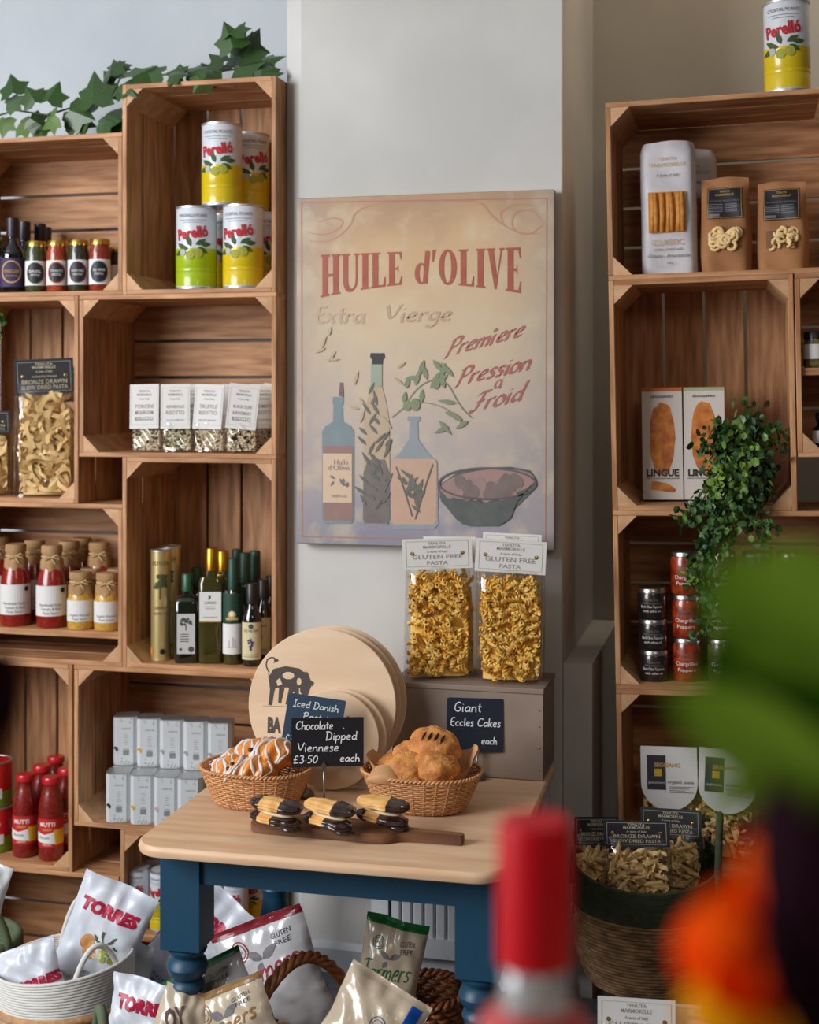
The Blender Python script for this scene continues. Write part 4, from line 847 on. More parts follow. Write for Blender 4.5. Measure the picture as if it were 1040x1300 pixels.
# fusilli bags on the box
def fbag(px, Y, top, w, hd, seed, lab, rz, ry, n=290):
    X = jx(px, Y); t = thing('fusilli_bag', lab, 'pasta bag', (X, Y, ZB), (0, 0, rz), 'gluten free fusilli bags on the taupe box')
    H = XZ(px, top, Y)[1]-ZB; bag_film(t, w, H-hd*.6, .064, seed, top=.84); fill(t, 'fusilli', FUS, n, w*.9, H-hd-.014, .052, M_fus, seed, z0=.008, sc=(.85, 1.05))
    gcard(t, w*1.04, hd, False, LW, (0, -.022, H-hd), rx=-.04, ry=ry); return t
fbag(556, BYf+.052, 682, .128, .058, 51, 'fusilli bag on the left of the taupe box, front', facing(556)-.02, -.035)
fbag(648, BYf+.050, 684, .128, .062, 52, 'fusilli bag on the right of the taupe box, front', facing(648)-.05, .05)
fbag(574, 2.60, 680, .10, .05, 53, 'fusilli bag standing behind the left front one', 0, -.02, 60); fbag(652, 2.605, 676, .11, .05, 54, 'fusilli bag standing behind the right front one', 0, .02, 60)
# round cheese boards
M_ply = mat('birch_ply', (232, 204, 172), .55, c2=(222, 190, 154), nscale=4, stretch=(1, 1, 6), bump=.05); M_plye = mat('birch_ply_edge', (196, 150, 108), .6)
def disc(lab, px, r, Y, tilt, rz=0, hole=False, th=.006, name='round_board'):
    X = jx(px, Y); t = thing(name, lab, 'round board', (X, Y, ZT), (0, 0, rz), 'round ply boards leaning at the back of the table')
    o = obj('board', G().lathe([(r-.001, -th/2), (r, -th/2+.001), (r, th/2-.001), (r-.001, th/2)], 72, T(rx=PI/2)), M_ply, t, (0, 0, r*math.cos(tilt)+.5*th*abs(math.sin(tilt))+.0005), (-tilt, 0, 0), smooth=30)
    return t, o
D1 = 2.40
t, o = disc('large round board with a printed bull, frontmost of the big ones', 409, .1395, D1, .10, facing(409)*0+.1)
F = flat(-.003)
# bull print in board coordinates
bull = P2().poly([(-.062, .052), (-.055, .064), (-.035, .069), (-.012, .066), (-.002, .058), (.0, .046), (-.004, .036), (-.016, .034), (-.02, .028), (-.03, .035), (-.05, .034), (-.06, .030)])
bull.poly([(-.064, .058), (-.060, .03), (-.062, .006), (-.056, .006), (-.053, .028), (-.050, .036)]).poly([(-.045, .036), (-.046, .010), (-.041, .010), (-.036, .034)]).poly([(-.028, .036), (-.034, .008), (-.029, .008), (-.02, .034)]).poly([(-.020, .034), (-.018, .006), (-.013, .006), (-.012, .034)])
bull.poly([(-.012, .062), (.002, .060), (.006, .050), (.008, .038), (.002, .022), (-.005, .020), (-.010, .03)]).poly([(.004, .050), (.013, .044), (.010, .038), (.005, .042)])
bull.line([(-.062, .058), (-.068, .068), (-.066, .080), (-.056, .083), (-.050, .078), (-.055, .074)], .002).ell(-.051, .078, .004, .0025, 8)
SH = lambda p, dx, dy: (p.v.__setitem__(slice(None), [(x*1.15+dx, y*1.15+dy) for x, y in p.v]), p)[1]
lay('bull_print', SH(bull, -.030, -.010), ink((74, 66, 62)), F, o, .0004)
pale = P2().ell(-.030, .054, .010, .006, 10).poly([(-.05, .045), (-.044, .05), (-.04, .040), (-.047, .037)]).ell(-.012, .045, .004, .006, 8)
lay('bull_patches', SH(pale, -.030, -.010), M_ply, F, o, .0007)
tx = P2().text('BA', -.089, -.052, .026, width=.026, bold=.06).rect(-.112, -.005, -.05, -.0044)
for k in range(3): tx.text(['A R', 'mo', ''][k] or '.', -.098, -.068-k*.011, .006, width=.012)
lay('lettering', tx, ink((80, 72, 66)), F, o, .0005)
disc('large round board just behind the printed one', 416, .1395, D1+.022, .10, .1); disc('large round board farthest back, showing at upper right', 424, .139, D1+.046, .12, .1)
t, o = disc('small round board with a hole, front of the small pair', 421, .088, D1-.045, .14, .1); obj('hole', G().lathe([(.0035, 0), (.003, .0006), (0, .0006)], 14, T(rx=PI/2)), ink((90, 60, 40)), o, (.030, -.003, .040))
disc('small round board behind the one with the hole', 431, .088, D1-.028, .14, .1)
# price cards
M_slate = mat('black_price_card', (26, 28, 34), .45); M_chalk = ink((226, 230, 232), .8); M_clip = mat('brushed_clip', (170, 168, 164), .35, 1); M_pebble = mat('pewter_base', (120, 112, 104), .4, .6)
def pcard(lab, px, py, Y, w, h, rot, texts, slate=M_slate, clip=None, base=None):
    X, Z = XZ(px, py, Y); t = thing('price_card', lab, 'price card', (X, Y, Z), rot, 'chalk written price cards')
    obj('card', G().extr(rrect(w/2, h/2, .003, 3), -.0008, .0008, T(rx=PI/2)), slate, t)
    a = P2()
    for s_, x, y, hh, W_ in texts: a.hand(s_, x*w, y*h, hh*h, .0019, slant=.1, W=W_*w)
    lay('chalk_lettering', a, M_chalk, flat(-.0008), t, .0005)
    if clip is not None:
        cx_ = clip*w; obj('clip', G().extr([(-.0035, 0), (.0035, 0), (.0035, .009), (.0055, .009), (0, .0155), (-.0055, .009), (-.0035, .009)], -.001, .001, T(rx=PI/2)), M_clip, t, (cx_, -.003, -h/2-.007))
        zb = ZT-Z; obj('stem', G().tube([(cx_, -.002, -h/2-.004), (cx_, -.002, zb+.01)], .0018, 8), M_clip, t, smooth=True)
        obj('pebble_base', G().lathe([(.016, 0), (.018, .004), (.013, .011), (.005, .015), (0, .0155)], 20), M_pebble, t, (cx_, 0, zb), smooth=True)
    return t
pcard('black price card reading Chocolate Dipped Viennese, in front', 416, 942, 2.245, .125, .085, (0, 0, facing(416)), [('Chocolate', -.44, .26, .19, .52), ('.', .2, .22, .19, .05), ('Dipped', -.03, .04, .19, .44), ('Viennese', -.42, -.19, .20, .58), ('£3.50', -.48, -.42, .17, .35), ('each', .17, -.40, .17, .28)], clip=-.05)
pcard('blue grey price card reading Iced Danish, behind the front one', 397, 924, 2.30, .103, .112, (0, .16, facing(396)), [('Iced Danish', -.40, .30, .12, .80), ('Pastries', -.2, .12, .12, .6), ('£3', -.46, -.30, .16, .17)], mat('blue_grey_slate', (62, 82, 104), .4), clip=.05)
pcard('dark price card reading Giant Eccles Cakes, leaning against the box', 603, 920, BYf-.012, .105, .098, (-.03, .02, facing(603)), [('Giant', -.38, .24, .2, .5), ('Eccles Cakes', -.44, -.03, .17, .9), ('each', .12, -.36, .15, .28)], mat('blue_black_slate', (30, 40, 54), .4), clip=.05)
# wicker baskets
M_wick = mat('honey_wicker', (214, 158, 104), .5, c2=(186, 128, 78), nscale=60, coat=.2, rnd=.03)
def wicker(lab, px, py, rx_, ry_, h, rows=15, stakes=30):
    X, Y = onT(px, py); t = thing('wicker_bread_basket', lab, 'basket', (X, Y+ry_*.72, ZT), 0, 'honey coloured oval wicker bread baskets')
    flare = lambda z: .70+.30*(z/h)**.8; g = G(); seg = 136
    for j in range(rows):
        z = .004+(h-.010)*(j+.5)/rows; fr = flare(z); pts = []
        for k in range(seg):
            a = TAU*k/seg; wv = .0013*math.cos(stakes*a/1+PI*j); q = (abs(math.cos(a))**2.4+abs(math.sin(a))**2.4)**(-1/2.4)
            pts.append(((rx_*fr*q+wv)*math.cos(a), (ry_*fr*q+wv)*math.sin(a), z))
        g.tube(pts, (h-.01)/rows*.44, 5, True)
    obj('weave', g, M_wick, t, smooth=True, kind='stuff')
    g = G()
    for k in range(stakes):
        a = TAU*(k+.5)/stakes; q = (abs(math.cos(a))**2.4+abs(math.sin(a))**2.4)**(-1/2.4)
        g.tube([(rx_*flare(z)*q*math.cos(a), ry_*flare(z)*q*math.sin(a), z) for z in (.002, h*.33, h*.66, h-.004)], .0018, 5)
    obj('stakes', g, M_wick, t, kind='stuff')
    for ph in (0, PI):
        pts = []
        for k in range(300):
            a = TAU*k/300; q = (abs(math.cos(a))**2.4+abs(math.sin(a))**2.4)**(-1/2.4); b = a*44+ph
            pts.append(((rx_*q+.0017*math.cos(b))*math.cos(a), (ry_*q+.0017*math.cos(b))*math.sin(a), h-.002+.0017*math.sin(b)))
        obj('braided_rim', G().tube(pts, .0021, 6, True), M_wick, t, smooth=True)
    obj('base', G().lathe([(0, .001), (.70, .001), (.70, .004), (0, .005)], 40, Matrix.Diagonal((rx_, ry_, 1, 1)), sq=2.4), M_wick, t)
    return t, X, Y+ry_*.72
# left basket with danish
wk1, ax, ay = wicker('oval wicker basket of iced danish pastries, left on the table', 312, 1030, .099, .075, .066)
wk2, ex, ey = wicker('oval wicker basket of eccles cakes lined with brown paper, right', 526, 1036, .104, .077, .066)
M_dan = mat('glazed_pastry', (240, 160, 70), .35, c2=(214, 120, 40), nscale=28, coat=.35, bump=.4, bscale=70, sss=.1); M_ice = mat('white_icing', (226, 214, 206), .4, coat=.3, sss=.2); M_bill = mat('dark_fruit', (34, 22, 24), .4)
def danish(lab, loc, rot, L=.105, seed=0, s_=1):
    t = thing('danish_pastry', lab, 'pastry', loc, rot, 'iced danish pastries in the left basket'); R = random.Random(seed)
    def bodyf(u, v):                                    # twisted loaf: ridged ellipsoid
        th = TAU*u; c = 2*v-1; env = max(1e-4, 1-abs(c)**2.6)**.5
        rr = env*(.034+.0036*math.sin(9*v*PI+3*th+seed)+.0028*math.sin(2*th+5*v))
        return (c*L/2+.002*math.sin(th*3), rr*1.05*math.cos(th), rr*.86*math.sin(th))
    obj('pastry_body', G().surf(bodyf, 40, 44), M_dan, t, smooth=True)
    for k in range(10):                                 # icing drizzles
        c0 = -.86+1.72*k/9+R.uniform(-.04, .04); pts = []
        for q in range(15):
            th = .12*PI+(.95*PI)*q/14+.0; c = max(-.93, min(.93, c0+.13*math.sin(q*.5+k)-.02*q+.14)); p = Vector(bodyf(th/TAU+.0, (c+1)/2)); n_ = Vector((0, p.y, p.z)).normalized(); pts.append(p-n_*.0006)
        # drizzle runs over the top from front to back
        obj('icing_stripe', G().tube(pts, [.0027+.0011*math.sin(q*1.3+k) for q in range(15)], 6, flat=1), M_ice, t, smooth=True)
    g = G()
    for k in range(6): g.lathe([(0, -.005), (.004, -.003), (.005, 0), (.004, .003), (0, .004)], 8, T(R.uniform(-.02, .02), -.028, .010+R.uniform(-.008, .012)))
    obj('dark_filling', g, M_bill, t, smooth=True, kind='stuff'); return t
h1 = ZT+.062
danish('iced danish pastry at the front of the left basket', (ax-.012, ay-.030, h1-.002), (0, -.03, .05), .118, 1)
danish('iced danish pastry lying on top, arched over the front one', (ax+.012, ay+.004, h1+.020), (.1, -.12, -.1), .112, 5)
danish('iced danish pastry at the back left of the left basket', (ax-.03, ay+.034, h1-.004), (0, -.1, .2), .10, 9)
# eccles cakes
M_ecc = mat('sugared_flaky_pastry', (212, 144, 72), .6, c2=(182, 108, 46), nscale=38, bump=.9, bscale=170, sss=.1, lo=.4, hi=.6); M_parch = mat('brown_parchment', (200, 152, 104), .6, c2=(186, 138, 92), nscale=20, bump=.3, bscale=20); M_sug = mat('sugar_grain', (240, 220, 190), .4)
from mathutils import noise as NZ
def eccles(lab, loc, rot, r, hgt, seed, slits=False):
    t = thing('eccles_cake', lab, 'cake', loc, rot, 'eccles cakes in the right basket')
    def f_(u, v):
        a = TAU*u; b = -PI/2+PI*v; rr = r*(1+.05*math.sin(3*a+seed)+.03*math.sin(7*a+2*seed)); k = math.cos(b); z = math.sin(b); z = z*hgt*(1 if z > 0 else .45)
        p = Vector((rr*k**.7*math.cos(a) if k > 0 else 0, rr*.86*k**.7*math.sin(a) if k > 0 else 0, z)); n_ = NZ.noise(p*55+Vector((seed, 0, 0)))*.0035+NZ.noise(p*130+Vector((0, seed, 0)))*.0016
        return p*(1+n_/max(p.length, .01))
    obj('pastry_body', G().surf(f_, 56, 34), M_ecc, t, smooth=True)
    if slits:
        for k in range(4):
            x = -.018+k*.011; pts = []
            for q in range(7):
                xx, yy = x+.004*q/6, -.022+.022*q/6+.002; zz = hgt*max(0, 1-((xx/r)**2+(yy/(r*.86))**2))**.42+.0006; pts.append((xx, yy, zz))
            obj('slit', G().tube(pts, [.0006, .0018, .0026, .0028, .0024, .0016, .0006], 6), M_bill, t, smooth=True)
    g = G(); R = random.Random(seed)
    for k in range(170):
        p = Vector(f_(R.random(), R.uniform(.52, .97))); g.lathe([(0, -.0006), (.0007, 0), (0, .0006)], 4, Matrix.Translation(p))
    obj('sugar_crystals', g, M_sug, t, kind='stuff')
    return t
eccles('eccles cake with slits, topmost in the right basket', (ex+.018, ey+.012, h1+.036), (.42, .1, .05), .046, .034, 1, True)
eccles('eccles cake in the middle front of the right basket', (ex-.020, ey-.030, h1+.004), (.35, .1, 0), .040, .031, 4)
eccles('eccles cake at the right, below the topmost one', (ex+.030, ey-.022, h1+.008), (.4, .25, .6), .042, .032, 7)
eccles('eccles cake at the left rear of the right basket', (ex-.044, ey+.006, h1+.002), (.2, -.2, .3), .040, .026, 11)
eccles('eccles cake half hidden behind the middle front one', (ex-.020, ey+.008, h1+.014), (.25, -.1, 1.0), .040, .030, 15)
pp = thing('parchment_liner', 'crumpled brown parchment lining the eccles cake basket', 'paper', (ex, ey, ZT))
def parch(u, v):
    a = TAU*u; rr = .78+.27*v; z = .030+(.036+.006*math.sin(2*a+.6)+.003*math.sin(7*a)+.034*max(0, math.cos(a-.25))**3+.02*max(0, -math.cos(a+.1))**3)*v
    return (.092*rr*math.cos(a)+.002*math.sin(11*a), .070*rr*math.sin(a)+.002*math.cos(13*a), z)
obj('paper_sheet', G().surf(parch, 90, 10), M_parch, pp, smooth=True)
obj('paper_flap', G().surf(lambda u, v: (-.052+.066*(u-.5)*(1-.1*v), -.064-.010*math.sin(PI*v)+.018*v-.01*math.cos(3*u-1.5), .056+.028*math.sin(PI*u)**.5*v), 16, 8), M_parch, pp, smooth=True)
# serving board with viennese fingers
M_old = mat('dark_oiled_wood', (128, 86, 54), .55, c2=(92, 56, 34), nscale=5, stretch=(1, 9, 9), bump=.3, bscale=20)
sx_, sy_ = onT(440, 1066); sx_ = jx(447, sy_)
sb = thing('serving_board', 'dark wooden serving paddle with a handle, on the table front', 'serving board', (sx_, sy_+.028, ZT), -.02)
u_ = scale(sx_, sy_); L2_ = 141/u_
sl_ = [(-L2_, -.006), (-L2_+.004, -.030), (-L2_+.02, -.038), (-.02, -.036), (.045, -.038), (.065, -.030), (.08, -.012), (L2_-.004, -.010), (L2_, -.006), (L2_, .008), (L2_-.004, .011), (.08, .012), (.065, .03), (.04, .036), (-.02, .034), (-L2_+.02, .036), (-L2_+.004, .03)]
q2 = P2(); pts = [Vector(p) for p in sl_]; pts = pts+[pts[0]]
for _ in range(2):
    q = []
    for a, b in zip(pts, pts[1:]): q += [a*.75+b*.25, a*.25+b*.75]
    pts = q+[q[0]]
o_ = [tuple(p) for p in pts[:-1]]
obj('board', G().extr([(x*.99, y*.97) for x, y in o_], 0, .002).extr(o_, .002, .013).extr([(x*.992, y*.975) for x, y in o_], .013, .015), M_old, sb, smooth=30)
M_vie = mat('butter_biscuit', (238, 192, 122), .65, c2=(220, 160, 86), nscale=40, bump=.4, bscale=90, sss=.15); M_choc = mat('dark_chocolate', (44, 26, 22), .22, coat=.6, bump=.5, bscale=60); M_cream = mat('buttercream', (236, 216, 176), .6)
def finger(parent, z, rx, L=.092, w=.036, th=.0155, rz=0, seed=0):
    def f_(u, v, e=0):
        a = TAU*u; c = 2*v-1; env = max(1e-4, 1-abs(c)**3)**.5; rr = 1+.20*abs(math.sin(4*a+.3*math.sin(9*v+seed)))+.06*math.sin(7*v*PI+seed)
        return Vector((c*L/2, (w/2*env*rr+e)*math.cos(a), (th/2*env*rr+e)*math.sin(a)))
    o = obj('biscuit_finger', G().surf(lambda u, v: f_(u, v), 36, 22), M_vie, parent, (0, 0, z), (rx, 0, rz), smooth=True)
    for s_ in (0, 1):
        v0, v1 = (0, .22) if not s_ else ((.50 if z < .02 else .62), 1)
        if not s_ and (z > .02 and seed % 3 != 1): continue
        obj('chocolate_dip', G().surf(lambda u, v: f_(u, v0+(v1-v0)*v if 1 else 0, .0012+.0008*math.sin(5*TAU*u+seed)), 30, 12), M_choc, o, smooth=True)
def viennese(lab, px, py, rz, seed):
    X, Y = XY(px, py, ZT+.016); t = thing('viennese_sandwich', lab, 'biscuit', (X, Y+.012, ZT+.0205), (0, .08, rz), 'chocolate dipped viennese sandwiches on the serving board')
    finger(t, .010, 0, seed=seed); obj('cream_filling', G().lathe([(0, -.004), (.8, -.003), (1, 0), (.8, .003), (0, .004)], 24, T(z=.021) @ Matrix.Diagonal((.034, .014, 1, 1))), M_cream, t, smooth=True)
    finger(t, .033, .10, rz=.10, seed=seed+3)
    obj('chocolate_blob', G().lathe([(.018, 0), (.017, .004), (.008, .009), (0, .010)], 16, T(.030, 0, 0)), M_choc, t, smooth=True)
viennese('chocolate dipped viennese sandwich, leftmost on the serving board', 346, 1054, -.22, 1); viennese('chocolate dipped viennese sandwich, middle of the serving board', 414, 1057, -.28, 3); viennese('chocolate dipped viennese sandwich nearest the paddle handle, right', 482, 1052, -.18, 5)
# ------------------------------------------------------------------ under and beside the table
M_chip = mat('white_foil_bag', (214, 218, 226), .3, bump=.35, bscale=14, c2=(200, 206, 216), nscale=10); M_chipb = mat('silver_foil_seam', (186, 190, 198), .3, .3)
M_farm = mat('printed_grey_bag', (206, 206, 206), .22, bump=.5, bscale=16, c2=(190, 190, 194), nscale=16, coat=.4); M_tanb = mat('printed_tan_bag', (206, 190, 166), .25, bump=.5, bscale=16, c2=(192, 174, 150), nscale=16, coat=.4)
def chipbag(name, lab, group, loc, rot, w, h, d, m, seed, art, crimp=None, n=(26, 34), cat='crisp bag'):
    """pillow bag, origin at the bottom seam, front towards -y; art: list of (part name, P2, material)"""
    t = thing(name, lab, cat, loc, rot, group); R = random.Random(seed); ph = [R.uniform(0, 6) for _ in range(8)]
    def s_(u, v, s__):
        e = max(0, 1-abs(u)**2.6)**.55; k = max(0, math.sin(PI*min(1, max(0, (v-.04)/.92))))**.45
        x = u*w/2*(1-.06*k*(1-abs(2*v-1)))
        seam = (1-k)**2
        y = s__*d/2*e*k+seam*.006*math.sin(4*u+ph[0]+(6 if v > .5 else 0))
        y += .0035*k*math.sin(7*u+6*v+ph[1])*math.sin(5*v*PI+ph[2]+3*u)+.0022*math.sin(11*u+ph[3]+2*math.sin(3*u))*math.exp(-((v-.9)/.1)**2)+.0022*math.sin(12*u+ph[4]+2*math.sin(2*u))*math.exp(-((v-.08)/.1)**2)
        q_ = Vector((x*22+seed, v*h*22, s__)); y += .006*k*abs(NZ.noise(q_))-.0035*k*abs(NZ.noise(q_*2.1))
        return Vector((x, y, v*h))
    obj('bag_body', G().surf(lambda u, v: s_(u, v, -1), n[0], n[1], u0=-1, u1=1).surf(lambda u, v: s_(u, v, 1), 14, 16, u0=1, u1=-1), m, t, smooth=True)
    F = lambda a, b: (s_(a/(w/2), b/h, -1), (0, -1, 0)); F.e = .006; F.both = True
    def nrm(a, b):
        u, v = a/(w/2), b/h; e = .02; p = s_(u, v, -1); n_ = (s_(u+e, v, -1)-p).cross(s_(u, v+e, -1)-p).normalized(); return p, n_ if n_.y < 0 else -n_
    nrm.e = .006; nrm.both = True
    if crimp: lay('end_seal', P2().rect(-w*.5, h*.935, w*.5, h*1.0, 24), crimp, F, t, .0012)
    for nm_, p_, m_ in art: lay(nm_, p_, m_, nrm, t, .0009)
    return t
K_tr = ink((176, 24, 60), .4); M_pot = mat('potato_print', (206, 150, 92), .6, c2=(186, 124, 66), nscale=60)
def torres_art(w, h):
    a = P2(); L = 'TORRES'; x = -w*.36
    a.text('TORRES', 0, h*.735, h*.088, width=w*.78, bold=.07, shear=.12)
    b = P2().ell(-w*.13, h*.52, w*.10, h*.055, 14, .5).ell(-w*.06, h*.46, w*.09, h*.06, 14, 1.2)
    c = P2().ell(.03*w, h*.46, w*.07, h*.06, 14, 1.2)
    d = P2().ell(w*.12, h*.50, w*.035, h*.03).ell(w*.20, h*.50, w*.035, h*.03).ell(w*.14, h*.44, w*.036, h*.031).ell(w*.24, h*.45, w*.038, h*.032)
    e = P2()
    for x, y, q in ((.0, .56, 2.6), (.05, .58, 1.9), (.12, .56, .5), (.2, .55, -.3), (.05, .55, 3.0), (.16, .58, .9)): e.leaf(x*w, y*h, w*.10, w*.035, q)
    e.line([(w*.08, h*.55), (w*.04, h*.60), (w*.05, h*.64)], .0015)
    f = P2().text('100%', -.02*w, h*.285, h*.03, width=w*.14).text('OLIVE OIL', w*.12, h*.245, h*.026, width=w*.3)
    g = P2().text('ACEITE DE OLIVA VIRGEN EXTRA', 0, h*.205, h*.026, width=w*.86)
    return [('lettering', a, K_tr), ('potato_picture', b, M_pot), ('potato_slice', c, ink((220, 214, 180))), ('printed_olives', d, ink((150, 164, 44))), ('printed_leaves', e, ink((60, 84, 60))), ('small_lettering', f, K_grey), ('green_lettering', g, ink((130, 150, 126)))]
def bag_at(px, py, Y, **k): X, Z = XZ(px, py, Y); return (X, Y, Z)
g_t = 'white crisp bags in the rope basket'
# main bag: bottom centre about (112,1262), leans right
chipbag('crisp_bag', 'white crisp bag with red lettering and potato picture, standing highest', g_t, bag_at(96, 1275, 2.30), (-.12, .36, .12), .150, .235, .05, M_chip, 3, torres_art(.150, .235))
chipbag('crisp_bag', 'white crisp bag at the far left of the rope basket, lettering sideways', g_t, bag_at(52, 1292, 2.22), (-.15, -.35, .2), .125, .13, .04, M_chip, 5, [('lettering', P2().text('TORRES', .02, .055, .016, width=.085, bold=.07), K_tr)])
chipbag('crisp_bag', 'plain white crisp bag low in the rope basket, right of the tall one', g_t, bag_at(150, 1292, 2.36), (-.1, .1, -.2), .12, .15, .05, M_chip, 7, [])
chipbag('crisp_bag', 'white crisp bag leaning right behind the front table leg', 'white crisp bags under the table', bag_at(190, 1285, 2.40), (-.15, .62, 0), .165, .27, .055, M_chip, 9, [('lettering', P2().text('TORRES', .02, .205, .021, width=.115, bold=.07), K_tr), ('small_lettering', P2().text('SELECTA', .05, .192, .008, width=.035, shear=.2).text('BLACK TRUFFLE', -.005, .07, .007, width=.07).text('POTATO CHIPS', -.005, .058, .007, width=.06).rect(-.04, .045, .03, .046).rect(-.04, .038, .02, .039).rect(-.04, .031, .03, .032), K_dgrey)])
chipbag('crisp_bag', 'white crisp bag at the bottom edge, only half its red lettering showing', 'white crisp bags under the table', bag_at(168, 1340, 2.12), (-.2, .1, -.1), .12, .125, .04, M_chip, 11, [('lettering', P2().text('TORRES', .01, .075, .02, width=.10, bold=.07), K_tr)])
chipbag('crisp_bag', 'pale crisp bag corner poking in at the left edge', 'white crisp bags under the table', bag_at(-40, 1200, 2.30), (-.1, .25, .2), .09, .16, .04, M_farm, 13, [])
# white rope basket
M_rope = mat('white_cotton_rope', (214, 212, 206), .85, bump=.5, bscale=140); M_jute = mat('jute_rope', (200, 156, 108), .85, c2=(170, 122, 78), nscale=60, bump=.6, bscale=120)
RY = 2.28; rx0 = jx(82, RY); rb = thing('rope_basket', 'white cotton and jute rope basket holding crisp bags, bottom left', 'basket', (rx0, RY, .001))
RbW = lambda z: .105+.020*min(1, z/.12)
HB = XZ(82, 1234, 2.22)[1]
obj('jute_body', coil(RbW, .005, HB-.062, 20, .0095), M_jute, rb, smooth=True, kind='stuff'); obj('white_rim', coil(RbW, HB-.062, HB, 13, .0034, sag=lambda a: .012*math.cos(a)), M_rope, rb, smooth=True, kind='stuff')
obj('basket_bottom', G().lathe([(0, .002), (.105, .003), (.105, .009), (0, .009)], 32), M_jute, rb)
def hoop(x0, x1, y0, y1, z0, hh, r, m, par, name='handle'):
    obj(name, G().tube([(x0+(x1-x0)*k/16, y0+(y1-y0)*k/16, z0+hh*math.sin(PI*k/16)**.7) for k in range(17)], r, 8), m, par, smooth=True)
hoop(-.065, .03, .10, .115, HB-.05, .12, .0055, M_rope, rb); hoop(.055, .120, -.085, .0, HB-.05, .095, .0055, M_rope, rb)
# green handled baskets, only their handles reach into the picture
M_gh = mat('sage_green_rope', (92, 104, 76), .85, bump=.4, bscale=120)
gx = jx(95, 2.02); gb2 = thing('green_handled_basket', 'sage green rope basket below the frame, its looped handles showing', 'basket', (gx+.02, 1.93, .001))
HG = XZ(95, 1345, 2.0)[1]
obj('basket_body', coil(lambda z: .10+.02*min(1, z/.1), .005, HG, 30, .0075), M_gh, gb2, smooth=True, kind='stuff'); obj('basket_bottom', G().lathe([(0, .002), (.1, .003), (.1, .009), (0, .009)], 32), M_gh, gb2)
hoop(-.05, .06, -.10, -.10, HG-.01, .075, .007, M_gh, gb2); hoop(.045, .11, .03, -.05, HG-.01, .135, .0085, M_gh, gb2)
gx = jx(-8, 2.45); gb3 = thing('green_handled_basket', 'sage green rope basket at the left edge, one looped handle showing', 'basket', (gx-.10, 2.50, .001)); HG3 = XZ(0, 1225, 2.4)[1]
obj('basket_body', coil(lambda z: .09+.02*min(1, z/.1), .005, HG3, 28, .010), M_gh, gb3, smooth=True, kind='stuff'); obj('basket_bottom', G().lathe([(0, .002), (.09, .003), (.09, .009), (0, .009)], 32), M_gh, gb3); hoop(.06, .125, -.08, -.03, HG3-.01, .095, .008, M_gh, gb3)
# wicker shopping basket with farmhouse bags
M_cane = mat('brown_cane', (168, 104, 54), .45, c2=(128, 72, 34), nscale=50, coat=.3)
hx, hy = jx(392, 2.22), 2.24; hb = thing('wicker_shopping_basket', 'brown wicker basket with an arched handle full of crisp bags, under the table', 'basket', (hx, hy, PZ+.001), (0, 0, .0))
HH = .085
def weave(rx_, ry_, h, rows, stakes, m, par, r):
    g = G()
    for j in range(rows):
        z = r+(h-2*r)*j/(rows-1); fr = .78+.22*(z/h); pts = []
        for k in range(120): a = TAU*k/120; wv = .004*math.cos(stakes*a+PI*j); pts.append(((rx_*fr+wv)*math.cos(a), (ry_*fr+wv)*math.sin(a), z))
        g.tube(pts, r, 6, True)
    obj('weave', g, m, par, smooth=True, kind='stuff'); g = G()
    for k in range(stakes): a = TAU*(k+.5)/stakes; g.tube([(rx_*f_*math.cos(a), ry_*f_*math.sin(a), z) for f_, z in ((.78, .002), (1, h))], .0025, 5)
    obj('stakes', g, m, par, kind='stuff'); obj('base', G().lathe([(0, .001), (.78, .001), (.78, .006), (0, .007)], 30, Matrix.Diagonal((rx_, ry_, 1, 1))), m, par)
    for ph in (0, PI): obj('braided_rim', G().tube([((rx_+.004*math.cos(18*a+ph))*math.cos(a), (ry_+.004*math.cos(18*a+ph))*math.sin(a), h+.004*math.sin(18*a+ph)) for a in [TAU*k/160 for k in range(160)]], .004, 6, True), m, par, smooth=True)
weave(.175, .115, HH, 9, 24, M_cane, hb, .0048)
for ph in (0, TAU/4, TAU/2, .75*TAU):                          # twisted arch, front rim to back rim
    pts = []
    for k in range(61):
        q = k/60; a = PI*q; b = 22*q+ph; c_ = Vector((-.095+.15*q, -.095+.19*q, HH+.128*math.sin(a)**.75)); pts.append(c_+Vector((.0066*math.cos(b), 0, .0066*math.sin(b))))
    obj('handle_strand', G().tube(pts, .0058, 6), M_cane, hb, smooth=True)
def farm_art(w, h, c, rot=0, word='Farmers'):
    a = P2().hand('Farvers'.replace('v', 'm') if 'm' in GLY else 'Farmers', -w*.42, h*.50, h*.17, w*.022, slant=.25, W=w*.8, rot=.12)
    b = P2().ring(-w*.22, h*.80, w*.10, w*.10, w*.012).ring(-w*.22, h*.80, w*.07, w*.07, w*.008).text('FG', -w*.22, h*.79, h*.02, width=w*.06)
    d = P2().leaf(0, h*.70, w*.18, w*.09, 2.6).leaf(0, h*.70, w*.2, w*.09, .5).leaf(-.02*w, h*.68, w*.14, w*.08, 4.2)
    e = P2().text('GLUTEN', w*.24, h*.82, h*.04, width=w*.22, rot=.1).text('FREE', w*.25, h*.76, h*.04, width=w*.18, rot=.1)
    return [('script_lettering', a, ink(c)), ('round_stamp', b, ink(c)), ('printed_leaves', d, K_grey), ('lettering', e, K_dgrey)]
g_f = 'farmhouse crisp bags in the wicker basket'; zc_ = PZ
chipbag('crisp_bag', 'shiny white bag with dark red top seal and red script, behind the arched handle', g_f, bag_at(376, 1322, 2.34), (-.12, -.40, .05), .19, .225, .055, M_farm, 21, farm_art(.19, .225, (150, 36, 44)), ink((126, 30, 40), .3))
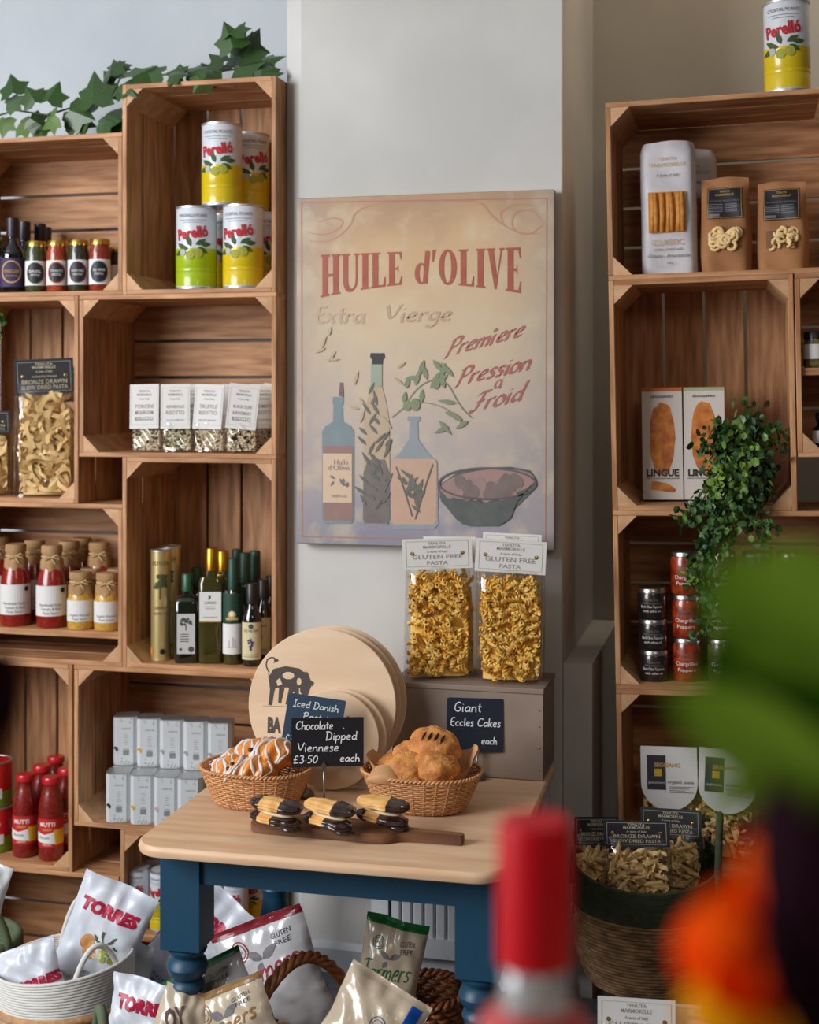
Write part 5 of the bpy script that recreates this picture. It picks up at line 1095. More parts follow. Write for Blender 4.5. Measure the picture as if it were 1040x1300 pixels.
chipbag('crisp_bag', 'white bag with green top seal leaning left over the table leg', g_f, bag_at(296, 1345, 2.12), (-.2, -.50, .1), .17, .16, .045, M_farm, 23, farm_art(.17, .16, (40, 96, 60)), ink((20, 100, 48), .3))
chipbag('crisp_bag', 'cream bag with tan top seal and brown script, front left of the wicker basket', g_f, bag_at(318, 1372, 2.06), (-.2, -.44, .1), .155, .15, .04, M_tanb, 25, farm_art(.155, .15, (150, 112, 60)), ink((150, 118, 76), .3))
chipbag('crisp_bag', 'tan bag with green top seal and green script, right rear of the wicker basket', g_f, bag_at(478, 1322, 2.32), (-.12, .16, .0), .115, .215, .05, M_tanb, 27, farm_art(.115, .215, (46, 110, 66)), ink((24, 110, 52), .3))
chipbag('crisp_bag', 'white bag with blue seal on its right side, lying at the front', g_f, bag_at(432, 1376, 2.08), (-.45, .42, -.1), .15, .17, .045, M_tanb, 29, [('script_lettering', P2().hand('Fa', -.02, .03, .03, .003, slant=.25, W=.04), ink((60, 96, 140))), ('round_stamp', P2().ring(.012, .105, .014, .014, .0016).ring(.012, .105, .009, .009, .001), ink((60, 96, 140))), ('printed_leaves', P2().leaf(.01, .065, .026, .014, .4).leaf(.01, .065, .02, .014, 2.4), K_grey)]+[('blue_seal', P2().rect(.046, .01, .064, .158, 6), ink((20, 84, 176), .3))])
chipbag('crisp_bag', 'tan paper bag with dark lettering at the bottom left of the wicker basket', g_f, bag_at(212, 1362, 2.04), (-.2, .35, .3), .10, .13, .05, M_tanb, 31, [('lettering', P2().text('OY', -.012, .075, .028, width=.035, bold=.04, rot=.5), ink((90, 66, 66)))])
# small dark wicker basket beside the right leg
sbk = thing('small_wicker_basket', 'dark wicker basket behind the right table leg, nearly empty', 'basket', (jx(534, 2.36), 2.40, PZ+.001)); weave(.075, .075, .11, 10, 18, M_cane, sbk, .0055)
# ------------------------------------------------------------------ the olive oil picture
PYf = 2.652; px0, pz1 = XZ(377, 252, PYf); px1, _ = XZ(703, 240, PYf); _, pz0 = XZ(377, 690, PYf); PW, PH = px1-px0, pz1-pz0
def poster_mat():
    m = bpy.data.materials.new('faded_print'); m.use_nodes = True; N = m.node_tree.nodes; L = m.node_tree.links; b = N['Principled BSDF']; b.inputs['Roughness'].default_value = .6
    tc = N.new('ShaderNodeTexCoord'); se = N.new('ShaderNodeSeparateXYZ'); L.new(tc.outputs['Object'], se.inputs[0])
    n = N.new('ShaderNodeTexNoise'); n.inputs['Scale'].default_value = 7; n.inputs['Detail'].default_value = 6; L.new(tc.outputs['Object'], n.inputs['Vector'])
    n2 = N.new('ShaderNodeTexNoise'); n2.inputs['Scale'].default_value = 16; n2.inputs['Detail'].default_value = 6; L.new(tc.outputs['Object'], n2.inputs['Vector'])
    def mth(op, a, c=None, **k):
        q = N.new('ShaderNodeMath'); q.operation = op
        for i, x in enumerate((a, c)):
            if x is None: continue
            if isinstance(x, (int, float)): q.inputs[i].default_value = x
            else: L.new(x, q.inputs[i])
        return q.outputs[0]
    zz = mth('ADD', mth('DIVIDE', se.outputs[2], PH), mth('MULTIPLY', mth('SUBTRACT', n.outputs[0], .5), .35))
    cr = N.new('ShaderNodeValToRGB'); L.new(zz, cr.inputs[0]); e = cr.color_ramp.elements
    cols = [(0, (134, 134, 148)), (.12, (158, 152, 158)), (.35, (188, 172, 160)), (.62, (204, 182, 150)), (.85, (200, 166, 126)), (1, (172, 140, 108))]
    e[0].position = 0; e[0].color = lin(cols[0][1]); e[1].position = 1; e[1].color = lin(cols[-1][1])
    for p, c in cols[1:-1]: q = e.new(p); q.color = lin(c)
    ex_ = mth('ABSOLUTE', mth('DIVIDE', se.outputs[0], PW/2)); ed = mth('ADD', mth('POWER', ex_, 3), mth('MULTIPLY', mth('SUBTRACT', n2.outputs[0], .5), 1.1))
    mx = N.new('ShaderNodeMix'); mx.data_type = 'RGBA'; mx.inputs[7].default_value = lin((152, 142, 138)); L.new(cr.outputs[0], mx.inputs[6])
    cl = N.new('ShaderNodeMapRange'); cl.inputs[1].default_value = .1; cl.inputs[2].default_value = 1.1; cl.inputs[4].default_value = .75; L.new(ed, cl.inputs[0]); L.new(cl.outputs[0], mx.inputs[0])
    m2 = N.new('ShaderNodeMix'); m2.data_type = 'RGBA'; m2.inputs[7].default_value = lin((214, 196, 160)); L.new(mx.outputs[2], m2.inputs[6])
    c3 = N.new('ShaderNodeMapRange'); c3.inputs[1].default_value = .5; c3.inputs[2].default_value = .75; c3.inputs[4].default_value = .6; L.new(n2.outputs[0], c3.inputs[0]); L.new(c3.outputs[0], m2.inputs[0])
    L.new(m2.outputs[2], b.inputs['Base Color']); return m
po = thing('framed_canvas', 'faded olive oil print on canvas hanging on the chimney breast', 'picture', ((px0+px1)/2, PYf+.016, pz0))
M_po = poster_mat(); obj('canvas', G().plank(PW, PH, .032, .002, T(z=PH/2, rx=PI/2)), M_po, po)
def pmap(x, y): u = (x-47)/873; top = 86-34*u; bot = 1276+20*u; return ((u-.5)*PW, (1-(y-top)/(bot-top))*PH)
K = PW/873                                               # metres per crop pixel
FP = flat(-.016); lv = [0]
def art(name, p2, c, k=0):
    p2.v = [pmap(x, y) for x, y in p2.v]; m = c if not isinstance(c, tuple) else mat('print_%d_%d_%d' % c, c, .6, c2=tuple(min(255, int(q*.86+28)) for q in c), nscale=35, lo=.3, hi=.75)
    return lay(name, p2, m, FP, po, .0004+.0004*k)
art('border', P2().poly([(60, 98), (902, 82), (902, 86), (60, 102)]).poly([(66, 1250), (902, 1262), (902, 1266), (66, 1254)]).poly([(62, 98), (66, 98), (68, 1254), (64, 1254)]).poly([(896, 84), (900, 84), (896, 1262), (892, 1262)]), (172, 112, 88))
sw = P2()
for pts in ([(90, 232), (170, 236), (240, 180), (250, 130), (330, 100), (480, 96)], [(80, 200), (140, 215), (200, 190), (215, 160), (170, 150), (120, 170)], [(880, 205), (800, 205), (720, 150), (690, 100), (640, 92), (500, 96)], [(890, 170), (840, 215), (780, 190), (790, 130), (850, 120), (882, 160)], [(860, 110), (800, 100), (740, 130), (760, 180)]): sw.line(pts, 6, taper=True)
art('scrollwork', sw, (184, 128, 98))
# slab serif title, built letter by letter
def slab(ch):
    P = P2(); st = lambda x, w=.27, a=0, b=1: P.rect(x, a, x+w, b).rect(x-.08, a, x+w+.08, a+.05).rect(x-.08, b-.05, x+w+.08, b)
    if ch == 'H': st(.08); st(.60); P.rect(.3, .46, .62, .53); return P, .96
    if ch == 'I': st(.08); return P, .44
    if ch == 'L': st(.08); P.rect(.3, 0, .66, .06).poly([(.56, 0), (.70, 0), (.70, .28), (.66, .28)]); return P, .74
    if ch == 'E': st(.08); P.rect(.3, 0, .64, .06).rect(.3, .94, .62, 1).rect(.3, .47, .5, .53).poly([(.54, 0), (.68, 0), (.70, .26), (.66, .26)]).poly([(.54, 1), (.66, 1), (.68, .76), (.64, .76)]).poly([(.46, .5), (.52, .64), (.52, .36)]); return P, .76
    if ch == 'U':
        P.rect(.08, .3, .32, 1).rect(0, .95, .40, 1).rect(.68, .3, .78, 1).rect(.60, .95, .86, 1)
        v = []
        for k in range(13): a = PI+PI*k/12; v += [(.43+.35*math.cos(a), .30+.31*math.sin(a)), (.50+.18*math.cos(a), .30+.22*math.sin(a))]
        P.add(v, [(2*k, 2*k+2, 2*k+3, 2*k+1) for k in range(12)]); return P, .88
    if ch == 'O':
        v = []
        for k in range(25): a = TAU*k/24; v += [(.45+.42*math.cos(a), .5+.52*math.sin(a)), (.45+.17*math.cos(a), .5+.45*math.sin(a))]
        P.add(v, [(2*k, 2*k+2, 2*k+3, 2*k+1) for k in range(24)]); return P, .92
    if ch == 'V': P.poly([(.06, 1), (.32, 1), (.52, .2), (.44, 0), (.38, 0)]).poly([(.42, 0), (.50, .22), (.74, 1), (.66, 1)]).rect(0, .95, .38, 1).rect(.60, .95, .82, 1); return P, .84
    if ch == 'd':
        v = []
        for k in range(19): a = TAU*k/18; v += [(.32+.30*math.cos(a), .31+.33*math.sin(a)), (.36+.12*math.cos(a), .31+.27*math.sin(a))]
        P.add(v, [(2*k, 2*k+2, 2*k+3, 2*k+1) for k in range(18)]).poly([(.40, 0), (.62, 0), (.74, .98), (.52, 1.0)]); return P, .72
    if ch == "'": P.poly([(.08, 1.02), (.26, 1.02), (.14, .66), (.08, .66)]); return P, .30
    return P, .42
title = P2(); adv = sum(slab(c)[1]+.05 for c in "HUILE d'OLIVE"); x = 0; Wt = 690; sx2 = Wt/adv
for c in "HUILE d'OLIVE":
    q, w_ = slab(c)
    for i, (a, b) in enumerate(q.v):
        X = 132+(x+a)*sx2; t_ = (X-476)/345; top = 266-14*t_; bot = 378+42*abs(t_)**1.6-8*t_; q.v[i] = (X, bot+(top-bot)*b)
    o_ = len(title.v); title.v += q.v; title.f += [tuple(i+o_ for i in f) for f in q.f]; title.l += q.l; x += w_+.05
art('title_lettering', title, (160, 74, 50), 1)
def script(s_, x, y, h, W, rot, c, w=10):
    q = P2().hand(s_, 0, 0, h, w, nib=.6, slant=.22, W=W); cc, ss = math.cos(rot), math.sin(rot)
    q.v = [(x+a*cc+b*ss*-1*-1, y-(b*cc)+a*-ss) for a, b in q.v]; art('script_lettering', q, c, 1)
script('Extra', 108, 515, 62, 178, 0, (186, 158, 132)); script('Vierge', 352, 512, 62, 232, .02, (184, 152, 120))
script('Premi`ere', 560, 632, 70, 268, .28, (166, 96, 84)); script('Pression', 596, 732, 70, 252, .24, (164, 90, 82)); script('a', 722, 740, 60, 26, .1, (164, 90, 82), 6); script('Froid', 645, 822, 72, 175, .25, (162, 88, 80))
# bottles
def bot(name, cx_, pts, c, k): art(name, P2().poly([(cx_+x, y) for x, y in pts]+[(cx_-x, y) for x, y in pts[::-1]]), c, k)
bot('printed_blue_bottle', 193, [(18, 770), (20, 792), (16, 795), (18, 855), (46, 872), (56, 890), (56, 1190), (48, 1206)], (116, 132, 136), 2)
art('printed_blue_bottle_oil', P2().rect(142, 938, 245, 1195), (142, 108, 100), 3); art('printed_label', P2().rect(140, 965, 242, 1134), (208, 180, 150), 4); art('printed_cork', P2().poly([(196, 766), (212, 770), (210, 720), (200, 720)]), (108, 84, 84), 4)
art('printed_label_lettering', P2().add(*(lambda q: ([(205+x, 1003-y) for x, y in q.v], q.f))(P2().text('Huile', 0, 0, 18, width=50))).add(*(lambda q: ([(196+x, 1018-(y-14+10)) for x, y in q.v], q.f))(P2().text("d'Olive", 0, 0, 17, width=76))).add(*(lambda q: ([(198+x, 1116-y) for x, y in q.v], q.f))(P2().text('VIERGE', 0, 0, 9, width=54))).leaf(165, 1040, 24, 9, .6).leaf(180, 1060, 22, 9, 2.2).leaf(200, 1050, 24, 9, 1.2).leaf(205, 1070, 20, 10, .2).ell(212, 1060, 6, 9).ell(226, 1072, 6, 9), (104, 100, 104), 5)
bot('printed_tall_bottle', 327, [(20, 655), (20, 735), (34, 790), (44, 850), (48, 1190), (40, 1208)], (184, 160, 132), 2); bot('printed_tall_bottle_neck', 327, [(19, 650), (19, 735)], (150, 160, 140), 3); bot('printed_bottle_stopper', 330, [(23, 618), (25, 634), (18, 640), (17, 657)], (44, 44, 50), 4)
bot('printed_tall_bottle_shade', 327, [(30, 985), (45, 1030), (47, 1190), (40, 1206)], (108, 98, 92), 3)
bot('printed_clear_bottle', 455, [(20, 836), (22, 850), (14, 856), (16, 915), (50, 965), (80, 990), (84, 1205), (70, 1224)], (138, 146, 150), 2); bot('printed_clear_bottle_oil', 455, [(74, 982), (78, 1000), (78, 1195), (68, 1208)], (192, 156, 132), 3)
sp_ = P2(); R = random.Random(12)
for x, y0, y1 in ((300, 760, 1180), (330, 800, 1190), (350, 920, 1160)):
    for k in range(12): yy = y0+(y1-y0)*k/12; sp_.leaf(x+8*math.sin(k), yy, R.uniform(36, 60), 11, R.choice([-1.1, -2.1, -.9, -2.3])+R.uniform(-.3, .3))
for k in range(22): sp_.leaf(455+R.uniform(-30, 30), 1150-k*5+R.uniform(-10, 30), R.uniform(30, 70), 12, R.uniform(-2.7, -.4))
sp_.line([(395, 1010), (420, 1080), (450, 1180)], 4).line([(520, 1000), (490, 1090), (460, 1190)], 4)
art('printed_herb_sprigs', sp_, (96, 96, 86), 5)
br = P2(); br.line([(420, 800), (480, 720), (560, 700), (610, 800), (650, 840)], 3).line([(380, 840), (450, 780), (560, 800), (620, 860)], 3)
for x, y in ((490, 640), (520, 640), (545, 680), (570, 690), (500, 710), (460, 730), (430, 740), (560, 740), (600, 790), (560, 820), (620, 850), (480, 790), (420, 790), (590, 700), (470, 700), (540, 850), (575, 870), (640, 850), (560, 650)): br.leaf(x, y, R.uniform(40, 72), 17, R.uniform(0, 6.3))
br.ell(460, 795, 17, 22).ell(432, 800, 13, 17).ell(530, 720, 14, 22)
art('printed_olive_branch', br, (122, 132, 100), 5)
br2 = P2()
for x, y in ((250, 730), (265, 770), (232, 803), (270, 860), (150, 600), (185, 610), (200, 640), (130, 610), (160, 560), (385, 700), (400, 670), (380, 880)): br2.leaf(x, y, R.uniform(30, 60), 10, R.uniform(0, 6.3))
art('printed_faint_leaves', br2, (176, 162, 128), 5)
# bowl of olives
art('printed_bowl', P2().poly([(538, 1075)]+[(538+x, 1098+y) for x, y in ((10, 30), (50, 75), (80, 108), (130, 116), (190, 114), (225, 104), (250, 60), (310, 0), (328, -46))]+[(845, 1020), (780, 1008), (700, 1010), (600, 1030)]), (76, 84, 80), 2)
art('printed_bowl_inside', P2().ell(702, 1068, 158, 50, 30, -.12), (160, 124, 118), 3); art('printed_bowl_rim', P2().ring(702, 1066, 164, 57, 7, 40), (88, 82, 80), 6)
ol = P2(); od = P2()
for k in range(34): xx = 565+R.uniform(0, 240); yy = 1058+R.uniform(0, 56)+abs(xx-680)*-.06; (ol if k % 2 else od).ell(xx, yy, 18, 24, 16, R.uniform(-.6, .6))
art('printed_olives', ol, (150, 122, 116), 4); art('printed_dark_olives', od, (116, 98, 92), 5)
art('printed_bowl_front', P2().poly([(540, 1108), (590, 1122), (700, 1134), (800, 1112), (850, 1066), (800, 1130), (780, 1185), (740, 1212), (640, 1212), (600, 1190), (560, 1140)]), (80, 84, 80), 6)
# ------------------------------------------------------------------ ivy along the left crates
M_ivy = mat('ivy_leaf', (34, 60, 20), .45, c2=(54, 86, 30), nscale=30, rnd=.25, coat=.15); M_ivy2 = mat('light_ivy_leaf', (92, 114, 48), .5, c2=(64, 92, 34), nscale=30, rnd=.2); M_stem = mat('green_stem', (66, 76, 40), .6)
def ivyleaf(sz, bend, curl=0):
    o = [(0, 0), (.24, -.12), (.56, -.02), (.46, .22), (.60, .52), (.30, .52), (.0, 1.0)]; g = G(); v = []; pts = o+[(-x, y) for x, y in o[-2:0:-1]]
    def B(x, y): return (x*sz, y*sz*(1-.1*bend), -abs(x)*sz*.35-bend*y*y*sz*.45+curl*x*y*sz)
    c = [B(0, 0), B(0, .3), B(0, .65), B(0, 1)]; n = len(pts); v = [B(*p) for p in pts]+[B(0, .30), B(0, .62)]
    f = [(n, 0, 1), (n, 1, 2), (n, 2, 3), (n, 3, n+1), (n+1, 3, 4), (n+1, 4, 5), (n+1, 5, 6), (n+1, 6, 7), (n+1, 7, 8), (n+1, 8, 9), (n+1, 9, n), (n, 9, 10), (n, 10, 11), (n, 11, 0)]
    return g.add(v, [q for q in f if max(q) < n+2])
ivm = [mesh('ivy_leaf', ivyleaf(1, b, c), M_ivy) for b, c in ((.1, 0), (.5, .2), (.8, -.2))]+[mesh('ivy_leaf', ivyleaf(1, .4, .1), M_ivy2)]
iv = thing('ivy_garland', 'trailing ivy garland lying along the tops of the left crates', 'plant', (jx(60, 2.7), 2.70, zB[4]+CW+.006))
R = random.Random(77); O = Vector(iv.location)
path = [(-20, 152, 2.68), (20, 140, 2.7), (60, 146, 2.68), (100, 134, 2.72), (140, 128, 2.72), (152, 100, 2.69), (162, 93, 2.70), (200, 95, 2.69), (240, 94, 2.69), (300, 88, 2.69), (340, 78, 2.72)]
P3 = [Vector((XZ(a, b, y)[0], y, XZ(a, b, y)[1])) for a, b, y in path]
obj('stem', G().tube([p-O for p in P3], .0022, 6), M_stem, iv, smooth=True)
leaves = [(6, 150, .040, -1.6, 0, 3), (8, 132, .042, .5, 0, 0), (16, 118, .05, 1.9, 0, 0), (45, 130, .045, 2.2, 1, 0), (38, 150, .04, -.5, 1, 0), (60, 128, .05, 1.3, 0, 0), (70, 146, .045, 3.6, 2, 3), (88, 140, .055, -.4, 0, 0), (100, 150, .045, -1.3, 1, 3), (118, 132, .065, 1.65, 0, 0), (112, 146, .06, 2.8, 1, 0), (135, 145, .055, -.6, 0, 0), (134, 118, .045, 1.25, 1, 0), (143, 150, .05, -1.7, 2, 0), (148, 100, .055, 2.2, 0, 0), (140, 96, .05, 1.9, 1, 0), (168, 98, .055, .9, 0, 0), (160, 104, .045, -.9, 1, 0), (155, 124, .04, -1.4, 1, 0), (150, 88, .04, 1.7, 2, 0),
          (205, 92, .05, 3.0, 0, 0), (215, 96, .04, .1, 1, 0), (238, 92, .045, .5, 0, 0), (232, 96, .04, 2.8, 2, 0), (262, 96, .04, -2.2, 1, 0), (282, 92, .055, 2.9, 1, 0), (298, 88, .06, .3, 0, 0), (302, 82, .07, 1.35, 0, 0), (296, 60, .055, 1.95, 0, 0), (292, 44, .05, 1.5, 1, 0), (308, 70, .06, 1.1, 0, 0), (322, 90, .05, .1, 1, 0), (326, 80, .055, .45, 1, 0), (285, 78, .04, 2.6, 0, 0), (336, 92, .035, .0, 0, 0), (268, 90, .04, 3.3, 1, 0), (50, 158, .04, -1.1, 0, 0), (25, 156, .05, -.2, 0, 3), (82, 156, .05, .4, 1, 3), (125, 156, .045, .3, 1, 0)]
for i, (a, b, sz, ang, k, kk) in enumerate(leaves):
    sz *= 1.22
    y = 2.655+R.random()*.07; X, Z = XZ(a, b, y); lim = 1.586+CW-.0 if a < 155 else zA[4]+CL; Z = max(Z, lim+.008)
    o = obj('ivy_leaf', ivm[3] if kk == 3 else ivm[k], None, iv)
    n_ = Vector((R.uniform(-.4, .3), -1, R.uniform(.1, .9))).normalized(); d_ = Vector((math.cos(ang), R.uniform(-.25, .25), math.sin(ang))); xx = d_.cross(n_).normalized(); d_ = n_.cross(xx).normalized()
    o.matrix_basis = Matrix(((xx.x*sz, d_.x*sz, n_.x*sz, X-O.x), (xx.y*sz, d_.y*sz, n_.y*sz, y-O.y), (xx.z*sz, d_.z*sz, n_.z*sz, Z-O.z), (0, 0, 0, 1)))
# small sprig inside the pasta crate at the left edge
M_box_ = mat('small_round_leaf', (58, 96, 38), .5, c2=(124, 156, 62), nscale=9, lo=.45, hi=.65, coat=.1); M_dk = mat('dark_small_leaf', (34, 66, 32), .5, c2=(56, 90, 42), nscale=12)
def leaflets(pts, n, sz, seed, spread):
    g = G(); R = random.Random(seed); rd = [(0, 0, 0), (.3, .42, .06), (.75, .40, .1), (1, 0, .06), (.75, -.40, .1), (.3, -.42, .06)]
    for i in range(n):
        q = R.random()*(len(pts)-1); j = int(q); p = Vector(pts[j]).lerp(Vector(pts[min(j+1, len(pts)-1)]), q-j)+Vector((R.gauss(0, spread), R.gauss(0, spread), R.gauss(0, spread)))
        s_ = sz*R.uniform(.6, 1.2); g.add(rd+[(.5, 0, -.02)], [(6, 0, 1), (6, 1, 2), (6, 2, 3), (6, 3, 4), (6, 4, 5), (6, 5, 0)], Matrix.Translation(p) @ rot_rand(R) @ Matrix.Scale(s_, 4))
    return g
X, Z = XZ(-6, 412, 2.75); sg_ = thing('small_sprig', 'small green sprig hanging in the pasta crate at the left edge', 'plant', (X, 2.75, Z)); obj('leaves', leaflets([(0, 0, -.02), (.01, 0, .02), (0, 0, .12)], 60, .014, 5, .010), M_box_, sg_, kind='stuff'); obj('stem', G().tube([(0, 0, -.02), (.004, 0, .05), (0, 0, .14)], .0015, 5), M_stem, sg_)
X, Z = XZ(-2, 300, 2.67); sg_ = thing('small_sprig', 'small green sprig beside the dark vinegar bottle at the left edge', 'plant', (X, 2.66, Z)); obj('leaves', leaflets([(-.01, 0, -.03), (-.004, 0, .02)], 36, .014, 6, .006), M_box_, sg_, kind='stuff'); obj('stem', G().tube([(-.012, 0, -.05), (-.01, 0, 0), (-.004, 0, .03)], .0015, 5), M_stem, sg_)
# trailing plant on the right
def W3(a, b, y): X, Z = XZ(a, b, y); return Vector((X, y, Z))
tp = thing('trailing_plant', 'artificial trailing plant with small round leaves in a dark pot, right shelf', 'plant', tuple(lean(jx(955, 2.74), 2.74, zr2))); O = Vector(tp.location)
obj('pot', G().lathe([(.028, 0), (.030, .002), (.040, .075), (.042, .078), (.038, .078), (.034, .06), (0, .06)], 24), mat('black_plastic_pot', (28, 26, 26), .5), tp, smooth=40)
trails = [[(950, 590, 2.72), (955, 560, 2.70), (958, 515, 2.70)], [(960, 585, 2.72), (978, 555, 2.70), (985, 545, 2.70)], [(950, 590, 2.72), (930, 560, 2.68), (905, 545, 2.66), (890, 575, 2.65)], [(955, 590, 2.70), (940, 600, 2.66), (930, 640, 2.62), (922, 690, 2.61)], [(960, 590, 2.70), (965, 620, 2.63), (960, 660, 2.62), (972, 685, 2.62)], [(945, 585, 2.70), (920, 590, 2.64), (905, 640, 2.62), (898, 700, 2.61), (905, 760, 2.61), (895, 810, 2.61)],
          [(940, 580, 2.70), (910, 600, 2.65), (885, 650, 2.62), (872, 655, 2.61)], [(950, 590, 2.70), (935, 620, 2.63), (915, 680, 2.61), (885, 720, 2.61), (880, 740, 2.61)], [(950, 585, 2.70), (945, 560, 2.67), (940, 610, 2.63), (945, 660, 2.62)], [(955, 580, 2.70), (925, 560, 2.67), (915, 600, 2.63), (918, 650, 2.62), (900, 700, 2.61)]]
gs = G(); gl = G(); gd = G()
for i, tr in enumerate(trails):
    pts = [W3(*p)-O for p in tr]; gs.tube(pts, .0012, 5); nL = int(26*sum((b-a).length for a, b in zip(pts, pts[1:]))/.05)
    q = leaflets(pts, nL, .0165, i, .011); (gl if i % 2 else gd).add(q.v, q.f); q = leaflets(pts, nL//2, .0165, i+50, .012); (gd if i % 2 else gl).add(q.v, q.f)
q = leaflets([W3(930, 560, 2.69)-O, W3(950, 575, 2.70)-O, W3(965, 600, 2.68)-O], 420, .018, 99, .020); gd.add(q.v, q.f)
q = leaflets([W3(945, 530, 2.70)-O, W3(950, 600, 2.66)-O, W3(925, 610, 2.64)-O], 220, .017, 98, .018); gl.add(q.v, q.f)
obj('stems', gs, M_stem, tp, kind='stuff'); obj('leaves', gl, M_box_, tp, kind='stuff'); obj('darker_leaves', gd, M_dk, tp, kind='stuff', label='darker green small leaves')  # two leaf meshes, one in a darker green
# ------------------------------------------------------------------ the counter close to the lens, out of focus
def NP(px, py, zc):                                     # a point at distance zc in front of the eye
    xc = (px-CXP)/FPX*zc; return Vector((xc*cs-zc*sn, xc*sn+zc*cs, EYE+(CYP-py)*zc/FPX))
CTZ = EYE-.36
ct = thing('shop_counter', 'wooden counter just below the frame carrying the blurred bottle and flowers', 'counter', (.02, .50, 0), YAW)
obj('worktop', G().box((-.55, -.22, CTZ-.03), (.55, .26, CTZ)), M_top, ct)
for s_ in (-1, 1): obj('side_panel', G().box((s_*.50-.02, -.2, 0), (s_*.50+.02, .22, CTZ-.03)), M_wood, ct)
obj('front_panel', G().box((-.48, .20, .05), (.48, .22, CTZ-.03)), M_wood, ct)
M_redc = mat('red_foil_capsule', (186, 0, 20), .5, spec=.25); M_cg = mat('pale_clear_glass', (206, 210, 214), .15, trans=.5, coat=.5); M_redl = mat('red_liquid', (186, 60, 60), .2, coat=.8)
b0 = NP(679, 1130, .60); bt = thing('red_capped_bottle', 'blurred bottle with a tall red capsule, close to the lens', 'bottle', (b0.x, b0.y, CTZ+.001)); zt_ = NP(679, 1040, .60).z-CTZ-.001; zm = NP(679, 1222, .60).z-CTZ; zn = NP(679, 1268, .60).z-CTZ
obj('capsule', G().lathe([(.0165, zm), (.0165, zt_-.004), (.015, zt_), (0, zt_)], 32, cap=False), M_redc, bt, smooth=40)
obj('glass_neck', G().lathe([(.0168, zn-.004), (.0145, zn+.004), (.0145, zm)], 32), M_cg, bt, smooth=True)
obj('glass_body', G().lathe([(.034, 0), (.036, .004), (.036, zn-.045), (.033, zn-.028), (.024, zn-.010), (.0168, zn-.003)], 36), M_redl, bt, smooth=True)
# leaves and blooms of a bouquet on the counter
M_lf = petal('fresh_green_leaf', (124, 164, 52), (100, 144, 36)); M_lfd = petal('deep_green_leaf', (50, 100, 10), (36, 84, 8), .35)
M_or = petal('orange_petal', (255, 108, 0), (255, 84, 0)); M_yl = petal('yellow_petal', (250, 190, 20), (240, 170, 10)); M_pu = mat('aubergine_petal', (34, 10, 22), .9, c2=(26, 8, 16), nscale=20, spec=.05)
bq = thing('flower_bouquet', 'blurred bouquet of orange, yellow and aubergine blooms with broad green leaves, close to lens', 'flowers', tuple(NP(1010, 1400, .42)*1)); bq.location.z = CTZ+.001; O = Vector(bq.location)
obj('vase', G().lathe([(.030, 0), (.036, .004), (.042, .06), (.034, .11), (.036, .125), (.033, .125), (.030, .10), (0, .10)], 32), mat('cream_ceramic', (200, 190, 176), .3), bq, smooth=True)
def bleaf(name, pts, wd, m, tilt=.4):
    """broad leaf along a midrib of world points"""
    P = [Vector(p)-O for p in pts]; g = G(); n = 14; v = []; view = (P[0]+O).normalized()
    for i in range(n+1):
        q = i/n*(len(P)-1); j = min(int(q), len(P)-2); p = P[j].lerp(P[j+1], q-j); d_ = (P[j+1]-P[j]).normalized(); s_ = d_.cross(Vector((-sn, cs, 0))).normalized(); ww = wd*math.sin(PI*(.08+.92*i/n)*.98)**.7
        fold = Vector((-sn, cs, 0))*ww*tilt
        v += [p-s_*ww+fold, p-s_*ww*.5+fold*.35, p, p+s_*ww*.5+fold*.35, p+s_*ww+fold]
    g.add(v, [(5*i+k, 5*i+k+1, 5*i+5+k+1, 5*i+5+k) for i in range(n) for k in range(4)]); return obj(name, g, m, bq, smooth=True)
bleaf('leaf', [NP(1090, 850, .36), NP(1020, 800, .36), NP(950, 765, .36), NP(895, 770, .36)], .016, M_lf)
bleaf('leaf', [NP(1080, 740, .38), NP(1030, 745, .38), NP(980, 760, .38), NP(925, 800, .38)], .013, M_lf)
bleaf('leaf', [NP(1090, 1040, .34), NP(1020, 985, .34), NP(930, 925, .34), NP(855, 880, .34)], .0115, M_lf)
bleaf('leaf', [NP(1080, 960, .39), NP(1020, 900, .39), NP(960, 860, .39), NP(905, 820, .39)], .020, M_lfd)
bleaf('leaf', [NP(1080, 880, .40), NP(1030, 880, .40), NP(985, 850, .40), NP(950, 790, .40)], .016, M_lfd)
bleaf('leaf', [NP(1090, 985, .38), NP(1040, 985, .38), NP(960, 1005, .38), NP(890, 1020, .38)], .006, M_lf)
obj('stem', G().tube([NP(1075, 1320, .40)-O, NP(1085, 1100, .39)-O, NP(1090, 900, .38)-O, NP(1085, 800, .37)-O], .003, 8), M_lfd, bq, smooth=True)
obj('stem', G().tube([NP(1080, 1340, .40)-O, NP(1100, 1200, .38)-O, NP(1090, 1000, .36)-O], .003, 8), M_lfd, bq, smooth=True)
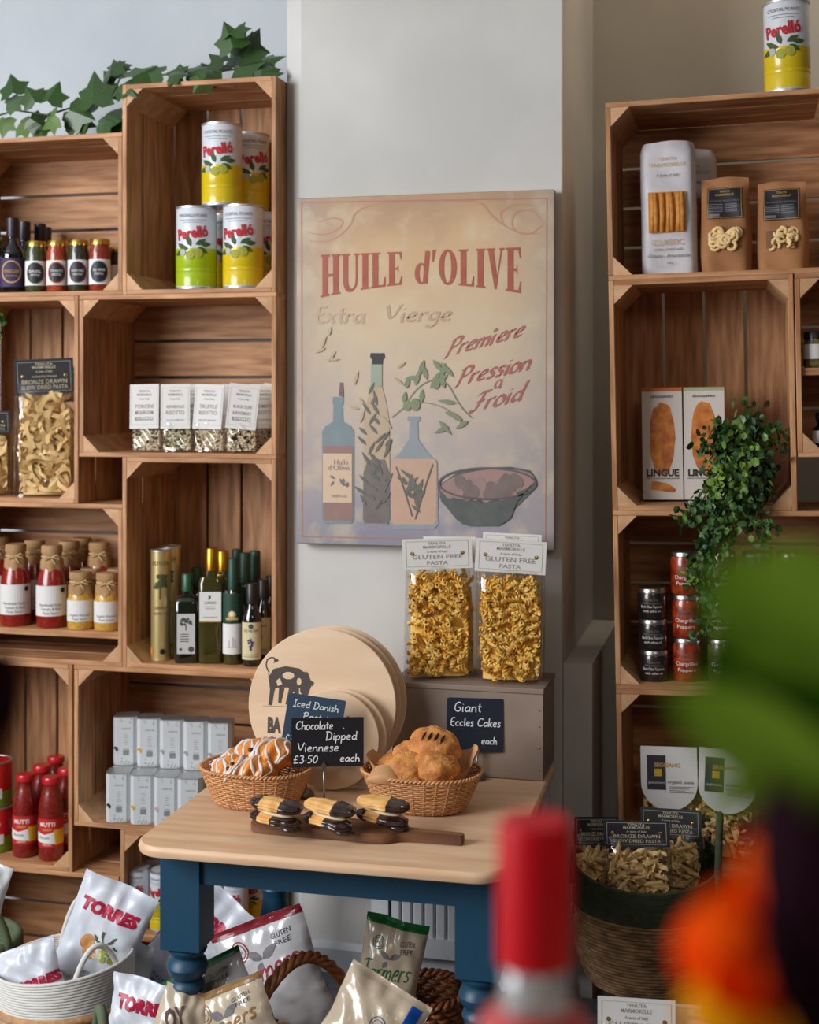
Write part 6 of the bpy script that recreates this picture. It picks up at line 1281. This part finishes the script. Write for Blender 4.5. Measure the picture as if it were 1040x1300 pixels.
def bloom(name, c, rad, petals, m, L, w, cone, zc, tip=.2, seed=0):
    o = None; R = random.Random(seed); ax = (NP(c[2], c[3], zc)-NP(c[0], c[1], zc)).normalized(); C_ = NP(c[0], c[1], zc)-O; side = ax.cross(Vector((-sn, cs, 0))).normalized(); dep = ax.cross(side)
    for k in range(petals):
        a = TAU*k/petals+R.uniform(-.2, .2); out = side*math.cos(a)+dep*math.sin(a); tang = -side*math.sin(a)+dep*math.cos(a); g = G(); v = []; n = 8
        for i in range(n+1):
            q = i/n; ww = w*math.sin(PI*(.12+.86*q))**.7; rr = rad*(math.sin(q*PI*.75)*cone)+tip*rad*q
            p = C_+ax*L*q+out*rr; v += [p-tang*ww-out*ww*.25, p+out*ww*.12, p+tang*ww-out*ww*.25]
        g.add(v, [(3*i+j, 3*i+j+1, 3*i+4+j, 3*i+3+j) for i in range(n) for j in range(2)]); obj(name, g, m, bq, smooth=True)
bloom('orange_petal', (960, 1290, 955, 1060), .015, 8, M_or, .032, .012, .8, .36, seed=1)
bloom('orange_petal', (905, 1275, 925, 1130), .012, 7, M_or, .024, .010, .8, .37, seed=2)
bloom('orange_petal', (1000, 1210, 975, 1060), .010, 6, M_or, .032, .009, .7, .37, seed=5)
bloom('yellow_petal', (935, 1350, 945, 1240), .014, 8, M_yl, .018, .009, .9, .35, seed=3)
bloom('aubergine_petal', (1070, 1330, 1050, 1040), .018, 8, M_pu, .066, .013, .8, .33, seed=4)
bloom('aubergine_petal', (1040, 1330, 1035, 1150), .014, 7, M_pu, .046, .011, .8, .34, seed=6)
# second vase at the left edge
b2_ = thing('dark_bloom', 'blurred aubergine coloured flower bud on a stem at the left edge', 'flowers', tuple(NP(-60, 1400, .52))); b2_.location.z = CTZ+.001; bq = b2_; O = Vector(b2_.location)
obj('vase', G().lathe([(.022, 0), (.026, .004), (.026, .08), (.02, .10), (.021, .11), (.018, .11), (.018, .09), (0, .09)], 28), mat('cream_ceramic'), b2_, smooth=True)
obj('stem', G().tube([Vector((0, 0, .05)), NP(-58, 1200, .52)-O, NP(-38, 950, .52)-O], .0025, 8), M_lfd, b2_, smooth=True)
bloom('aubergine_petal', (-38, 970, -22, 830), .016, 7, M_pu, .042, .012, .75, .50, seed=8)
